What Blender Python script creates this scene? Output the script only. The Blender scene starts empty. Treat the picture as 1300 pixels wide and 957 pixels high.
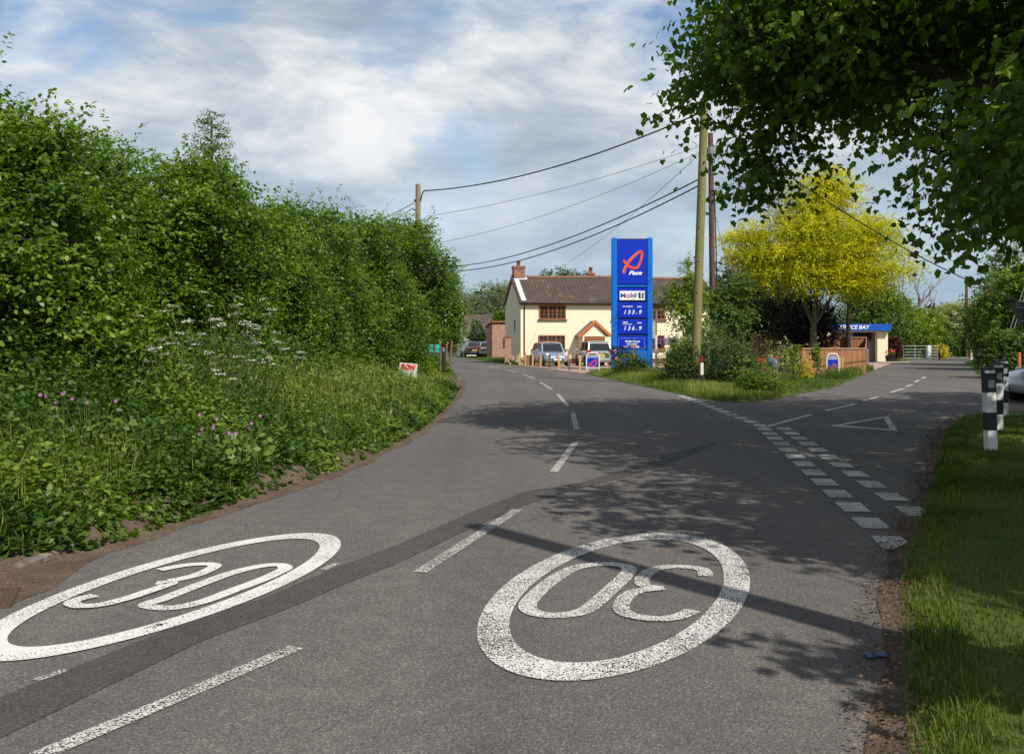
import bpy, math, random
import numpy as np
from mathutils import Vector, Matrix, noise as mnoise

random.seed(7)
SC = bpy.context.scene
COL = SC.collection
F, H, HY, CX = 1264.0, 1.6, 432.0, 650.0     # lens length in pixels of the 1300 wide photo, eye height, horizon row, centre column

def G(px, py, z=0.0):                        # a photo pixel lying on the ground -> metres
    Y = F*(H-z)/(py-HY)
    return ((px-CX)/F*Y, Y, z)
def AT(px, py, Y):                           # a photo pixel at a known distance -> metres
    return ((px-CX)/F*Y, Y, H-(py-HY)/F*Y)
def R(d): return math.radians(d)

# ------------------------------------------------------------------ tags
def tag(o, label=None, cat=None, group=None, kind=None):
    if label: o['label'] = label
    if cat: o['category'] = cat
    if group: o['group'] = group
    if kind: o['kind'] = kind
    return o
def thing(name, loc, label, cat, rz=0.0, group=None):
    o = bpy.data.objects.new(name, None)
    COL.objects.link(o)
    o.location = loc; o.rotation_euler = (0, 0, rz); o.empty_display_size = 0.2
    return tag(o, label, cat, group)
def copy_tree(o, parent=None):
    c = o.copy(); COL.objects.link(c)
    if parent is not None: c.parent = parent
    for ch in list(o.children): copy_tree(ch, c)
    return c

# ------------------------------------------------------------------ mesh builder
class MB:
    def __init__(s): s.v = []; s.f = []; s.sm = []
    def add(s, vs, fs, smooth=False):
        b = len(s.v); s.v += [tuple(p) for p in vs]
        s.f += [tuple(i+b for i in f) for f in fs]; s.sm += [smooth]*len(fs)
        return s
    def box(s, c, d, rot=None, bev=0.0):
        x, y, z = d[0]/2, d[1]/2, d[2]/2
        b = min(bev, x*.9, y*.9, z*.9)
        if b <= 0:
            vs = [(-x,-y,-z),(x,-y,-z),(x,y,-z),(-x,y,-z),(-x,-y,z),(x,-y,z),(x,y,z),(-x,y,z)]
            fs = [(0,3,2,1),(4,5,6,7),(0,1,5,4),(1,2,6,5),(2,3,7,6),(3,0,4,7)]
        else:
            vs = []; fs = []
            rings = [(-z, x-b, y-b), (-z+b, x, y), (z-b, x, y), (z, x-b, y-b)]
            for zz, xx, yy in rings:
                k = b*0.6
                vs += [(-xx+k,-yy,zz),(xx-k,-yy,zz),(xx,-yy+k,zz),(xx,yy-k,zz),(xx-k,yy,zz),(-xx+k,yy,zz),(-xx,yy-k,zz),(-xx,-yy+k,zz)]
            for r in range(3):
                for i in range(8):
                    j = (i+1) % 8
                    fs.append((r*8+i, r*8+j, r*8+8+j, r*8+8+i))
            fs.append(tuple(reversed(range(8)))); fs.append(tuple(range(24, 32)))
        M = rot if rot is not None else Matrix()
        return s.add([Vector(c) + (M @ Vector(p)) for p in vs], fs)
    def tube(s, pts, rad, n=8, smooth=True, cap=True, bump=0.0, seed=0):
        pts = [Vector(p) for p in pts]
        if not hasattr(rad, '__len__'): rad = [rad]*len(pts)
        vs = []; fs = []
        rg = random.Random(seed)
        up = Vector((0, 0, 1))
        d0 = (pts[1]-pts[0]).normalized()
        a = d0.cross(up)
        if a.length < 1e-3: a = Vector((1, 0, 0))
        a.normalize()
        for i, p in enumerate(pts):
            d = (pts[min(i+1, len(pts)-1)]-pts[max(i-1, 0)]).normalized()
            a = (a - d*a.dot(d)).normalized(); b = d.cross(a)
            for k in range(n):
                t = 2*math.pi*k/n
                r = rad[i]*(1+bump*(rg.random()-.5))
                vs.append(p + a*math.cos(t)*r + b*math.sin(t)*r)
        for i in range(len(pts)-1):
            for k in range(n):
                fs.append((i*n+k, i*n+(k+1) % n, (i+1)*n+(k+1) % n, (i+1)*n+k))
        s.add(vs, fs, smooth)
        if cap:
            s.add(vs[:n], [tuple(reversed(range(n)))]); s.add(vs[-n:], [tuple(range(n))])
        return s
    def lathe(s, prof, c=(0,0,0), n=16, axis='z', smooth=True):
        vs = []; fs = []
        for r, z in prof:
            for k in range(n):
                t = 2*math.pi*k/n
                if axis == 'z': p = (r*math.cos(t), r*math.sin(t), z)
                elif axis == 'y': p = (r*math.cos(t), z, r*math.sin(t))
                else: p = (z, r*math.cos(t), r*math.sin(t))
                vs.append((c[0]+p[0], c[1]+p[1], c[2]+p[2]))
        for i in range(len(prof)-1):
            for k in range(n):
                fs.append((i*n+k, i*n+(k+1) % n, (i+1)*n+(k+1) % n, (i+1)*n+k))
        s.add(vs, fs, smooth)
        s.add(vs[:n], [tuple(reversed(range(n)))]); s.add(vs[-n:], [tuple(range(n))])
        return s
    def prism(s, poly, z0, z1, tf=lambda p: p):      # polygon in (a,b), extruded along third axis, tf maps (a,b,c)->xyz
        n = len(poly)
        vs = [tf((a, b, z0)) for a, b in poly] + [tf((a, b, z1)) for a, b in poly]
        fs = [tuple(reversed(range(n))), tuple(range(n, 2*n))] + [(i, (i+1) % n, n+(i+1) % n, n+i) for i in range(n)]
        return s.add(vs, fs)
    def poly(s, pts): return s.add(pts, [tuple(range(len(pts)))])
    def ribbon(s, pts, w, closed=False, tf=lambda p: p):   # flat ribbon in a plane, pts 2-D
        P = [Vector(p) for p in pts]; n = len(P); vs = []
        ws = w if hasattr(w, '__len__') else [w]*n
        for i in range(n):
            if closed: d = P[(i+1) % n]-P[i-1]
            else: d = P[min(i+1, n-1)]-P[max(i-1, 0)]
            d.normalize(); q = Vector((-d.y, d.x))*ws[i]/2
            vs += [tf(tuple(P[i]+q)), tf(tuple(P[i]-q))]
        fs = [(2*i+1, 2*i+3, 2*i+2, 2*i) for i in range(n-1)]
        if closed: fs.append((2*n-1, 1, 0, 2*n-2))
        return s.add(vs, fs)
    def build(s, name, m, parent=None, loc=None):
        me = bpy.data.meshes.new(name)
        me.from_pydata(s.v, [], s.f)
        me.polygons.foreach_set('use_smooth', s.sm)
        me.materials.append(m); me.update()
        o = bpy.data.objects.new(name, me); COL.objects.link(o)
        if parent is not None: o.parent = parent
        if loc is not None: o.location = loc
        return o

def smooth_path(pts, n=6, closed=False):     # Catmull-Rom through the points
    P = [Vector(p) for p in pts]; out = []
    N = len(P)
    for i in range(N if closed else N-1):
        if closed: p0, p1, p2, p3 = P[i-1], P[i], P[(i+1) % N], P[(i+2) % N]
        else: p0, p1, p2, p3 = P[max(i-1,0)], P[i], P[i+1], P[min(i+2, N-1)]
        for k in range(n):
            t = k/n
            out.append(0.5*((2*p1)+(p2-p0)*t+(2*p0-5*p1+4*p2-p3)*t*t+(3*p1-p0-3*p2+p3)*t**3))
    if not closed: out.append(P[-1])
    return out

def text_obj(s, size, m, parent, loc, rot, name='lettering', shear=0.0, bold=0.0, align='CENTER', width=None, depth=0.004):
    cu = bpy.data.curves.new(name, 'FONT'); cu.body = s; cu.size = size; cu.shear = shear
    cu.offset = bold; cu.align_x = align; cu.align_y = 'CENTER'; cu.extrude = depth; cu.resolution_u = 3
    o = bpy.data.objects.new(name, cu); COL.objects.link(o)
    dg = bpy.context.evaluated_depsgraph_get()
    me = bpy.data.meshes.new_from_object(o.evaluated_get(dg))
    bpy.data.objects.remove(o); bpy.data.curves.remove(cu)
    me.name = name; me.materials.clear(); me.materials.append(m)
    if width:
        xs = [v.co.x for v in me.vertices]; k = width/(max(xs)-min(xs))
        for v in me.vertices: v.co.x *= k
    q = bpy.data.objects.new(name, me); COL.objects.link(q)
    q.parent = parent; q.location = loc; q.rotation_euler = rot
    return q

# ------------------------------------------------------------------ materials
def lin(r, g, b):
    f = lambda c: (c/255/12.92 if c/255 <= .04045 else ((c/255+.055)/1.055)**2.4)
    return (f(r), f(g), f(b), 1)
def newmat(name):
    m = bpy.data.materials.new(name); m.use_nodes = True
    nt = m.node_tree; nt.nodes.clear()
    out = nt.nodes.new('ShaderNodeOutputMaterial')
    return m, nt, out
def N(nt, t, **kw):
    n = nt.nodes.new(t)
    for k, v in kw.items(): setattr(n, k, v)
    return n
def ramp(nt, stops):
    r = nt.nodes.new('ShaderNodeValToRGB'); e = r.color_ramp.elements
    while len(e) < len(stops): e.new(0.5)
    for i, (p, c) in enumerate(stops):
        e[i].position = p; e[i].color = c if len(c) == 4 else (*c, 1)
    return r
_pm = {}
def pm(name, c1, c2=None, scale=6.0, rough=.7, bump=0.0, metal=0.0, bscale=None, detail=6, spec=.4, stretch=None, grime=None, coat=0.0):
    if name in _pm: return _pm[name]
    m, nt, out = newmat(name); L = nt.links
    p = N(nt, 'ShaderNodeBsdfPrincipled')
    p.inputs['Roughness'].default_value = rough; p.inputs['Metallic'].default_value = metal
    p.inputs['Specular IOR Level'].default_value = spec
    if coat: p.inputs['Coat Weight'].default_value = coat
    tc = N(nt, 'ShaderNodeTexCoord'); mp = N(nt, 'ShaderNodeMapping')
    L.new(tc.outputs['Object'], mp.inputs['Vector'])
    if stretch: mp.inputs['Scale'].default_value = stretch
    nz = N(nt, 'ShaderNodeTexNoise'); nz.inputs['Scale'].default_value = scale; nz.inputs['Detail'].default_value = detail
    nz.inputs['Roughness'].default_value = .65
    L.new(mp.outputs[0], nz.inputs['Vector'])
    if c2 is None: c2 = tuple(x*.8 for x in c1[:3])
    r = ramp(nt, [(.32, c1), (.68, c2)]); L.new(nz.outputs[0], r.inputs[0])
    col = r.outputs[0]
    if grime:
        n2 = N(nt, 'ShaderNodeTexNoise'); n2.inputs['Scale'].default_value = grime[1]; n2.inputs['Detail'].default_value = 8
        L.new(mp.outputs[0], n2.inputs['Vector'])
        r2 = ramp(nt, [(grime[2], (0,0,0)), (grime[3], (1,1,1))]); L.new(n2.outputs[0], r2.inputs[0])
        mx = N(nt, 'ShaderNodeMix', data_type='RGBA'); L.new(r2.outputs[0], mx.inputs['Factor'])
        L.new(col, mx.inputs['A']); mx.inputs['B'].default_value = (*grime[0][:3], 1); col = mx.outputs['Result']
    L.new(col, p.inputs['Base Color'])
    if bump:
        n3 = N(nt, 'ShaderNodeTexNoise'); n3.inputs['Scale'].default_value = bscale or scale*4; n3.inputs['Detail'].default_value = 4
        L.new(mp.outputs[0], n3.inputs['Vector'])
        b = N(nt, 'ShaderNodeBump'); b.inputs['Strength'].default_value = bump; b.inputs['Distance'].default_value = .02
        L.new(n3.outputs[0], b.inputs['Height']); L.new(b.outputs[0], p.inputs['Normal'])
    L.new(p.outputs[0], out.inputs[0]); _pm[name] = m
    return m

def leafmat(name, dark, mid, light, trans=.35, rough=.5, spec=.3, big=0.25, tcol=None):
    """leaf colour from a per-leaf attribute, with a slow drift through space"""
    m, nt, out = newmat(name); L = nt.links
    at = N(nt, 'ShaderNodeAttribute', attribute_name='tone')
    gp = N(nt, 'ShaderNodeNewGeometry')
    nz = N(nt, 'ShaderNodeTexNoise'); nz.inputs['Scale'].default_value = .8; nz.inputs['Detail'].default_value = 3
    L.new(gp.outputs['Position'], nz.inputs['Vector'])
    ma = N(nt, 'ShaderNodeMath', operation='MULTIPLY_ADD'); L.new(nz.outputs[0], ma.inputs[0]); ma.inputs[1].default_value = big*4; ma.inputs[2].default_value = -big*2
    ad = N(nt, 'ShaderNodeMath', operation='ADD', use_clamp=True); L.new(at.outputs['Fac'], ad.inputs[0]); L.new(ma.outputs[0], ad.inputs[1])
    r = ramp(nt, [(.05, dark), (.5, mid), (.97, light)]); L.new(ad.outputs[0], r.inputs[0])
    p = N(nt, 'ShaderNodeBsdfPrincipled'); p.inputs['Roughness'].default_value = rough; p.inputs['Specular IOR Level'].default_value = spec
    L.new(r.outputs[0], p.inputs['Base Color'])
    t = N(nt, 'ShaderNodeBsdfTranslucent')
    mx = N(nt, 'ShaderNodeMix', data_type='RGBA', blend_type='MULTIPLY'); mx.inputs['Factor'].default_value = 1
    L.new(r.outputs[0], mx.inputs['A']); mx.inputs['B'].default_value = tcol or (1.5, 1.5, .6, 1); L.new(mx.outputs['Result'], t.inputs['Color'])
    ms = N(nt, 'ShaderNodeMixShader'); ms.inputs[0].default_value = trans
    L.new(p.outputs[0], ms.inputs[1]); L.new(t.outputs[0], ms.inputs[2]); L.new(ms.outputs[0], out.inputs[0])
    return m

# ------------------------------------------------------------------ foliage
T_OVAL = np.array([(0,0,0),(.3,.27,.05),(.68,.25,.04),(1,0,-.06),(.68,-.25,.04),(.3,-.27,.05)], float)
T_DIA = np.array([(0,0,0),(.45,.3,.05),(1,0,-.04),(.45,-.3,.05)], float)
T_LONG = np.array([(0,0,0),(.35,.14,.03),(1,0,-.08),(.35,-.14,.03)], float)
T_MAPLE = np.array([(0,0,0),(-.04,.30,.10),(.20,.34,.07),(.46,.46,.08),(.62,.30,.05),(1,0,-.18),(.64,-.28,.05),(.5,-.44,.08),(.22,-.34,.07),(-.04,-.32,.10)], float)
T_NETTLE = np.array([(0,0,0),(.18,.3,.04),(.55,.22,.02),(1,0,-.12),(.55,-.22,.02),(.18,-.3,.04)], float)
T_PETAL = np.array([(0,0,0),(.4,.4,.1),(.9,.4,.15),(1,0,.12),(.9,-.4,.15),(.4,-.4,.1)], float)

def nrm(a): return a/np.maximum(np.linalg.norm(a, axis=-1, keepdims=True), 1e-9)
def leaf_geo(c, a, n, size, T):
    """c centres, a length directions, n rough normals, size per leaf -> (verts, k)"""
    a = nrm(a); b = nrm(np.cross(n, a)); n = np.cross(a, b)
    s = np.asarray(size)[:, None, None]
    v = c[:, None, :] + s*(T[None, :, 0, None]*a[:, None, :] + T[None, :, 1, None]*b[:, None, :] + T[None, :, 2, None]*n[:, None, :])
    return v.reshape(-1, 3)
class Leaves:
    def __init__(s): s.v = []; s.k = []; s.t = []
    def add(s, v, k, tone): s.v.append(v); s.k.append(np.full(len(tone), k, np.int32)); s.t.append(np.asarray(tone, np.float32)); return s
    def build(s, name, m, parent=None):
        v = np.concatenate(s.v).astype(np.float32); k = np.concatenate(s.k); t = np.clip(np.concatenate(s.t), 0, 1)
        me = bpy.data.meshes.new(name)
        me.vertices.add(len(v)); me.vertices.foreach_set('co', v.ravel())
        me.loops.add(len(v)); me.loops.foreach_set('vertex_index', np.arange(len(v), dtype=np.int32))
        me.polygons.add(len(k))
        me.polygons.foreach_set('loop_start', np.concatenate([[0], np.cumsum(k)[:-1]]).astype(np.int32))
        at = me.attributes.new('tone', 'FLOAT', 'FACE'); at.data.foreach_set('value', t)
        me.update(calc_edges=True); me.materials.append(m)
        o = bpy.data.objects.new(name, me); COL.objects.link(o)
        if parent is not None: o.parent = parent
        return o
def sprays(LV, rg, P, D, L, M, size, T, droop=.3, tone=None, flat=.6, spread=.9, jit=.35, hang=.15):
    """leafy shoots: P starts, D directions, M leaves along each, drooping"""
    n = len(P); D = nrm(D)
    L = np.broadcast_to(L, (n,)); t = (np.arange(M)+.6)/M
    t = np.clip(t[None, :] + rg.normal(0, .06, (n, M)), .05, 1.08)
    g = np.array([0, 0, -1.0])
    pos = P[:, None, :] + D[:, None, :]*(L[:, None]*t)[..., None] + g*(droop*L[:, None]*t*t)[..., None]
    tan = nrm(D[:, None, :] + g*(2*droop*t)[..., None])
    up = np.array([0, 0, 1.0]) + rg.normal(0, .35, (n, 1, 3))
    side = nrm(np.cross(tan, np.broadcast_to(up, tan.shape)))
    sg = np.where(np.arange(M) % 2 == 0, 1, -1)[None, :, None]
    a = tan*(1-spread*.6) + side*sg*spread + rg.normal(0, jit, (n, M, 3)) + g*hang
    nn = np.array([0, 0, 1.0])*flat + rg.normal(0, jit+.1, (n, M, 3)) + D[:, None, :]*(1-flat)
    sz = size*(1-.35*np.abs(t-.5))*rg.uniform(.7, 1.2, (n, M))
    if tone is None: tone = rg.uniform(.2, .7, n)
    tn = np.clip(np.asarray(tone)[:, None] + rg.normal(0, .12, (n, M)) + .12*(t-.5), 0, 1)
    LV.add(leaf_geo(pos.reshape(-1, 3), a.reshape(-1, 3), nn.reshape(-1, 3), sz.ravel(), T), len(T), tn.ravel())
def ball(rg, n):
    return nrm(rg.normal(0, 1, (n, 3)))
def vnoise(P, sc, off=0.0):
    return np.array([mnoise.noise(Vector((p[0]*sc+off, p[1]*sc+off*1.7, p[2]*sc-off))) for p in P])
def lobes_points(rg, lobes, n, shell=.35, carve=0.0, csc=.9, zmin=-1e9, lump=.25, lsc=.8):
    """points near the outside of a union of ellipsoids with a lumpy surface; returns points and outward directions"""
    vol = np.array([(l[1][0]*l[1][1]*l[1][2])**(2/3) for l in lobes]); pick = rg.choice(len(lobes), int(n*2.2), p=vol/vol.sum())
    C = np.array([l[0] for l in lobes], float); A = np.array([l[1] for l in lobes], float)
    d = ball(rg, len(pick)); r = 1 - shell*rg.random(len(pick))**1.5
    P = C[pick] + A[pick]*d*r[:, None]
    if lump:
        nz = vnoise(C[pick]+A[pick]*d, lsc, 3.1); P = P + A[pick]*d*(lump*nz)[:, None]
    O = nrm(d/A[pick])
    keep = P[:, 2] > zmin
    for i in range(len(lobes)):                       # drop points deep in another lobe
        q = np.linalg.norm((P-C[i])/A[i], axis=1); keep &= ~((q < 1-shell*1.3) & (pick != i))
    if carve:
        keep &= vnoise(P, csc, 7.7) > (carve-1)*.6
    idx = np.nonzero(keep)[0][:n]
    return P[idx], O[idx]
def limb(mb, p0, p1, r0, r1, seg=6, bend=.12, rg=None, n=7, sag=0.0):
    rg = rg or random
    p0 = Vector(p0); p1 = Vector(p1); L = (p1-p0).length; pts = []; rr = []
    o1 = Vector((rg.uniform(-1,1), rg.uniform(-1,1), rg.uniform(-.5,1)))*bend*L
    for i in range(seg+1):
        t = i/seg
        pts.append(p0.lerp(p1, t)+o1*math.sin(math.pi*t)+Vector((rg.uniform(-1,1), rg.uniform(-1,1), rg.uniform(-1,1)))*bend*.25*L*(.2 if i in (0, seg) else .6)*(0 if i == 0 else 1))
        rr.append(r0+(r1-r0)*t)
    mb.tube(pts, rr, n, bump=.12)
    return pts
def tree(name, base, label, lobes, n, leafsize, lm, bm, trunk_r, T=T_DIA, M=8, L=.6, droop=.3, fork=.45, limbs=7, carve=.35, shell=.5, seed=1,
         group=None, cat='tree', flat=.6, tonebase=.45, trunk_top=None, upbias=.35, zmin=.3, fill=0, csc=.9, lump=.25, stems=1, lean=(0,0), twigs=40, whips=0):
    """a tree or bush in its own frame: lobes are (centre, radii) relative to the base; trunk with limbs, leafy crown"""
    rg = np.random.default_rng(seed); rr = random.Random(seed)
    root = thing(name, base, label, cat, group=group)
    P, O = lobes_points(rg, lobes, n, shell, carve, csc, zmin, lump)
    D = O + np.array([0, 0, upbias]) + rg.normal(0, .45, O.shape)
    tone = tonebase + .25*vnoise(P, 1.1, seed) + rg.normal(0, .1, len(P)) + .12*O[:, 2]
    LV = Leaves()
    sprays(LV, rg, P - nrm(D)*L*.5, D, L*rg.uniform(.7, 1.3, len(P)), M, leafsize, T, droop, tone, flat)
    if whips:
        hi = np.argsort(P[:, 2])[-len(P)//7:]; W = P[rg.choice(hi, whips)]
        sprays(LV, rg, W, np.concatenate([rg.normal(0, .55, (whips, 2)), np.ones((whips, 1))], 1), rg.uniform(.7, 1.5, whips), 18, leafsize, T, .45, rg.uniform(.5, .8, whips), flat, .9)
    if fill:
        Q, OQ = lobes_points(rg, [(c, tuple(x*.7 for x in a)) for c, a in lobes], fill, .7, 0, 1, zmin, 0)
        LV.add(leaf_geo(Q, rg.normal(0, 1, Q.shape), OQ+rg.normal(0, .5, Q.shape), leafsize*rg.uniform(1.5, 2.4, len(Q)), T_DIA), 4, rg.uniform(0, .2, len(Q)))  # oversized inner leaves, toned dark to paint the shade inside the crown
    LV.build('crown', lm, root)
    mb = MB()
    zc = np.mean([l[0][2] for l in lobes]); top = trunk_top or zc
    cx, cy = np.mean([l[0][0] for l in lobes]), np.mean([l[0][1] for l in lobes])
    for s in range(stems):
        b0 = Vector((rr.uniform(-.25, .25)*(stems > 1), rr.uniform(-.25, .25)*(stems > 1), -.15))
        tp = Vector((cx*.6+lean[0]+(rr.uniform(-.6, .6) if stems > 1 else 0), cy*.6+lean[1]+(rr.uniform(-.6, .6) if stems > 1 else 0), top))
        pts = limb(mb, b0, tp, trunk_r, trunk_r*.5, 8, .03, rr, 10)
        mb.tube([b0-Vector((0,0,.1)), b0+Vector((0,0,.25))], [trunk_r*1.5, trunk_r*1.0], 10)
        ends = []
        for i in range(limbs):
            l = lobes[i % len(lobes)]
            e = Vector(l[0])+Vector([rr.uniform(-.6, .6)*x for x in l[1]])
            st = pts[min(8, int(8*fork)+rr.randrange(0, max(1, 9-int(8*fork))))]
            ends.append(limb(mb, st, e, trunk_r*.45, trunk_r*.1, 6, .12, rr, 6))
        for i in range(min(twigs, len(P))):
            q = Vector(P[rr.randrange(len(P))]); e = min((p for l in ends for p in l), key=lambda p: (p-q).length)
            limb(mb, e, q, trunk_r*.12+.006, .004, 4, .1, rr, 4)
    mb.build('trunk', bm, root)
    return root
def blades(LV, rg, P, h, w, lean=.35, tone=None):
    n = len(P); h = np.broadcast_to(h, (n,)); az = rg.uniform(0, 2*math.pi, n)
    d = np.stack([np.cos(az), np.sin(az), np.zeros(n)], 1); ln = rg.uniform(.1, 1, n)*lean
    s = np.stack([-np.sin(az), np.cos(az), np.zeros(n)], 1)*(np.broadcast_to(w, (n,))/2)[:, None]
    z = np.array([0, 0, 1.0])
    mid = P + z*(h*.55)[:, None] + d*(h*ln*.35)[:, None]; tip = P + z*(h*(1-.25*ln))[:, None] + d*(h*ln)[:, None]
    if tone is None: tone = rg.uniform(.1, .9, n)
    LV.add(np.stack([P-s, P+s, mid+s*.8, mid-s*.8], 1).reshape(-1, 3), 4, tone)
    LV.add(np.stack([mid-s*.8, mid+s*.8, tip], 1).reshape(-1, 3), 3, np.asarray(tone)+.06)
# ------------------------------------------------------------------ camera, sun, sky
cam = bpy.data.cameras.new('camera'); camo = bpy.data.objects.new('camera', cam); COL.objects.link(camo)
cam.sensor_width = 36; cam.lens = F/1300*36; cam.shift_y = -(478.5-HY)/1300; cam.clip_end = 5000
camo.location = (0, 0, H); camo.rotation_euler = (R(90), 0, 0); SC.camera = camo
SC.view_settings.view_transform = 'Standard'; SC.view_settings.look = 'None'
SC.cycles.max_bounces = 6; SC.cycles.diffuse_bounces = 3; SC.cycles.transmission_bounces = 4; SC.cycles.transparent_max_bounces = 8
SC.cycles.use_denoising = True; SC.cycles.sample_clamp_indirect = 4

SUN = Vector((.583, -.813, 0)).normalized()*math.cos(R(46)) + Vector((0, 0, math.sin(R(46))))
sl = bpy.data.lights.new('sun', 'SUN'); sl.energy = 5.0; sl.angle = R(.55); sl.color = (1, .94, .84)
so = bpy.data.objects.new('sun', sl); COL.objects.link(so); so.rotation_euler = (-SUN).to_track_quat('-Z', 'Y').to_euler(); so.location = (10, -14, 25)

w = bpy.data.worlds.new('World'); SC.world = w; w.use_nodes = True
nt = w.node_tree; nt.nodes.clear(); L = nt.links
out = N(nt, 'ShaderNodeOutputWorld')
sky = N(nt, 'ShaderNodeTexSky', sky_type='NISHITA'); sky.sun_disc = False
sky.sun_elevation = R(46); sky.sun_rotation = math.atan2(SUN.x, SUN.y)
bg1 = N(nt, 'ShaderNodeBackground'); bg1.inputs[1].default_value = .14; L.new(sky.outputs[0], bg1.inputs[0])
tc = N(nt, 'ShaderNodeTexCoord'); sx = N(nt, 'ShaderNodeSeparateXYZ'); L.new(tc.outputs['Generated'], sx.inputs[0])
za = N(nt, 'ShaderNodeMath', operation='MAXIMUM'); L.new(sx.outputs['Z'], za.inputs[0]); za.inputs[1].default_value = 0
def cloudnoise(scale, off, detail=8, rough=.55, dist=.3, sz=3.0):
    mp = N(nt, 'ShaderNodeMapping'); mp.inputs['Location'].default_value = off; mp.inputs['Scale'].default_value = (1, 1, sz); L.new(tc.outputs['Generated'], mp.inputs[0])
    n = N(nt, 'ShaderNodeTexNoise'); n.inputs['Scale'].default_value = scale; n.inputs['Detail'].default_value = detail
    n.inputs['Roughness'].default_value = rough; n.inputs['Distortion'].default_value = dist; L.new(mp.outputs[0], n.inputs[0]); return n
n1 = cloudnoise(4.0, (2.3, 3.1, .4), rough=.58, sz=2.4)
cover = ramp(nt, [(.385, (0,0,0)), (.53, (1,1,1))]); L.new(n1.outputs[0], cover.inputs[0])
n2 = cloudnoise(5.2, (7.3, 1.2, 2.0), rough=.6, sz=2.6, dist=.35, detail=12)
ccol = ramp(nt, [(.34, lin(166,179,193)), (.45, lin(192,202,212)), (.53, lin(220,225,230)), (.64, lin(250,250,250))]); L.new(n2.outputs[0], ccol.inputs[0])
# thinner, bluer haze towards the horizon
hz = N(nt, 'ShaderNodeMapRange'); hz.inputs['From Min'].default_value = .02; hz.inputs['From Max'].default_value = .2; L.new(za.outputs[0], hz.inputs[0])
hm = N(nt, 'ShaderNodeMix', data_type='RGBA'); L.new(hz.outputs[0], hm.inputs['Factor']); hm.inputs['A'].default_value = lin(160,186,208); L.new(ccol.outputs[0], hm.inputs['B'])
bg2 = N(nt, 'ShaderNodeBackground'); bg2.inputs[1].default_value = 1.0; zd = N(nt, 'ShaderNodeMapRange'); zd.inputs['From Min'].default_value = .36; zd.inputs['From Max'].default_value = .75; zd.inputs['To Min'].default_value = 1; zd.inputs['To Max'].default_value = .5; L.new(za.outputs[0], zd.inputs[0])  # clouds dimmed overhead to weaken fill light and deepen ground shadows
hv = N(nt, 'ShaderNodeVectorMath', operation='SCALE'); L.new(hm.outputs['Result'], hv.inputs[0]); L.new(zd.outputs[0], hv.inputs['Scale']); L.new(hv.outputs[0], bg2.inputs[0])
cm = N(nt, 'ShaderNodeMath', operation='MULTIPLY'); L.new(cover.outputs[0], cm.inputs[0]); cm.inputs[1].default_value = .94
hi = N(nt, 'ShaderNodeMath', operation='SUBTRACT'); hi.inputs[0].default_value = 1; L.new(hz.outputs[0], hi.inputs[1])
cx = N(nt, 'ShaderNodeMath', operation='MAXIMUM'); L.new(cm.outputs[0], cx.inputs[0]); L.new(hi.outputs[0], cx.inputs[1])
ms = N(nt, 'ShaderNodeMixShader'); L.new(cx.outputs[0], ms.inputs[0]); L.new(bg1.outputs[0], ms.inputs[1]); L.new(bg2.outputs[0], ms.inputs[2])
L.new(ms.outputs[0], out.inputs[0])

# ------------------------------------------------------------------ ground materials
def ground_mat(name, stops, scale, fine, fine_amt, bump=.4, rough=.9):
    m, nt, out = newmat(name); L = nt.links
    tc = N(nt, 'ShaderNodeTexCoord')
    n1 = N(nt, 'ShaderNodeTexNoise'); n1.inputs['Scale'].default_value = scale; n1.inputs['Detail'].default_value = 8; n1.inputs['Roughness'].default_value = .65
    n2 = N(nt, 'ShaderNodeTexNoise'); n2.inputs['Scale'].default_value = fine; n2.inputs['Detail'].default_value = 3
    for n in (n1, n2): L.new(tc.outputs['Object'], n.inputs['Vector'])
    mx = N(nt, 'ShaderNodeMix'); mx.inputs['Factor'].default_value = fine_amt; L.new(n1.outputs[0], mx.inputs['A']); L.new(n2.outputs[0], mx.inputs['B'])
    r = ramp(nt, stops); L.new(mx.outputs['Result'], r.inputs[0])
    p = N(nt, 'ShaderNodeBsdfPrincipled'); p.inputs['Roughness'].default_value = rough; p.inputs['Specular IOR Level'].default_value = .2
    L.new(r.outputs[0], p.inputs['Base Color'])
    b = N(nt, 'ShaderNodeBump'); b.inputs['Strength'].default_value = bump; b.inputs['Distance'].default_value = .03
    L.new(n2.outputs[0], b.inputs['Height']); L.new(b.outputs[0], p.inputs['Normal']); L.new(p.outputs[0], out.inputs[0])
    return m
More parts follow.
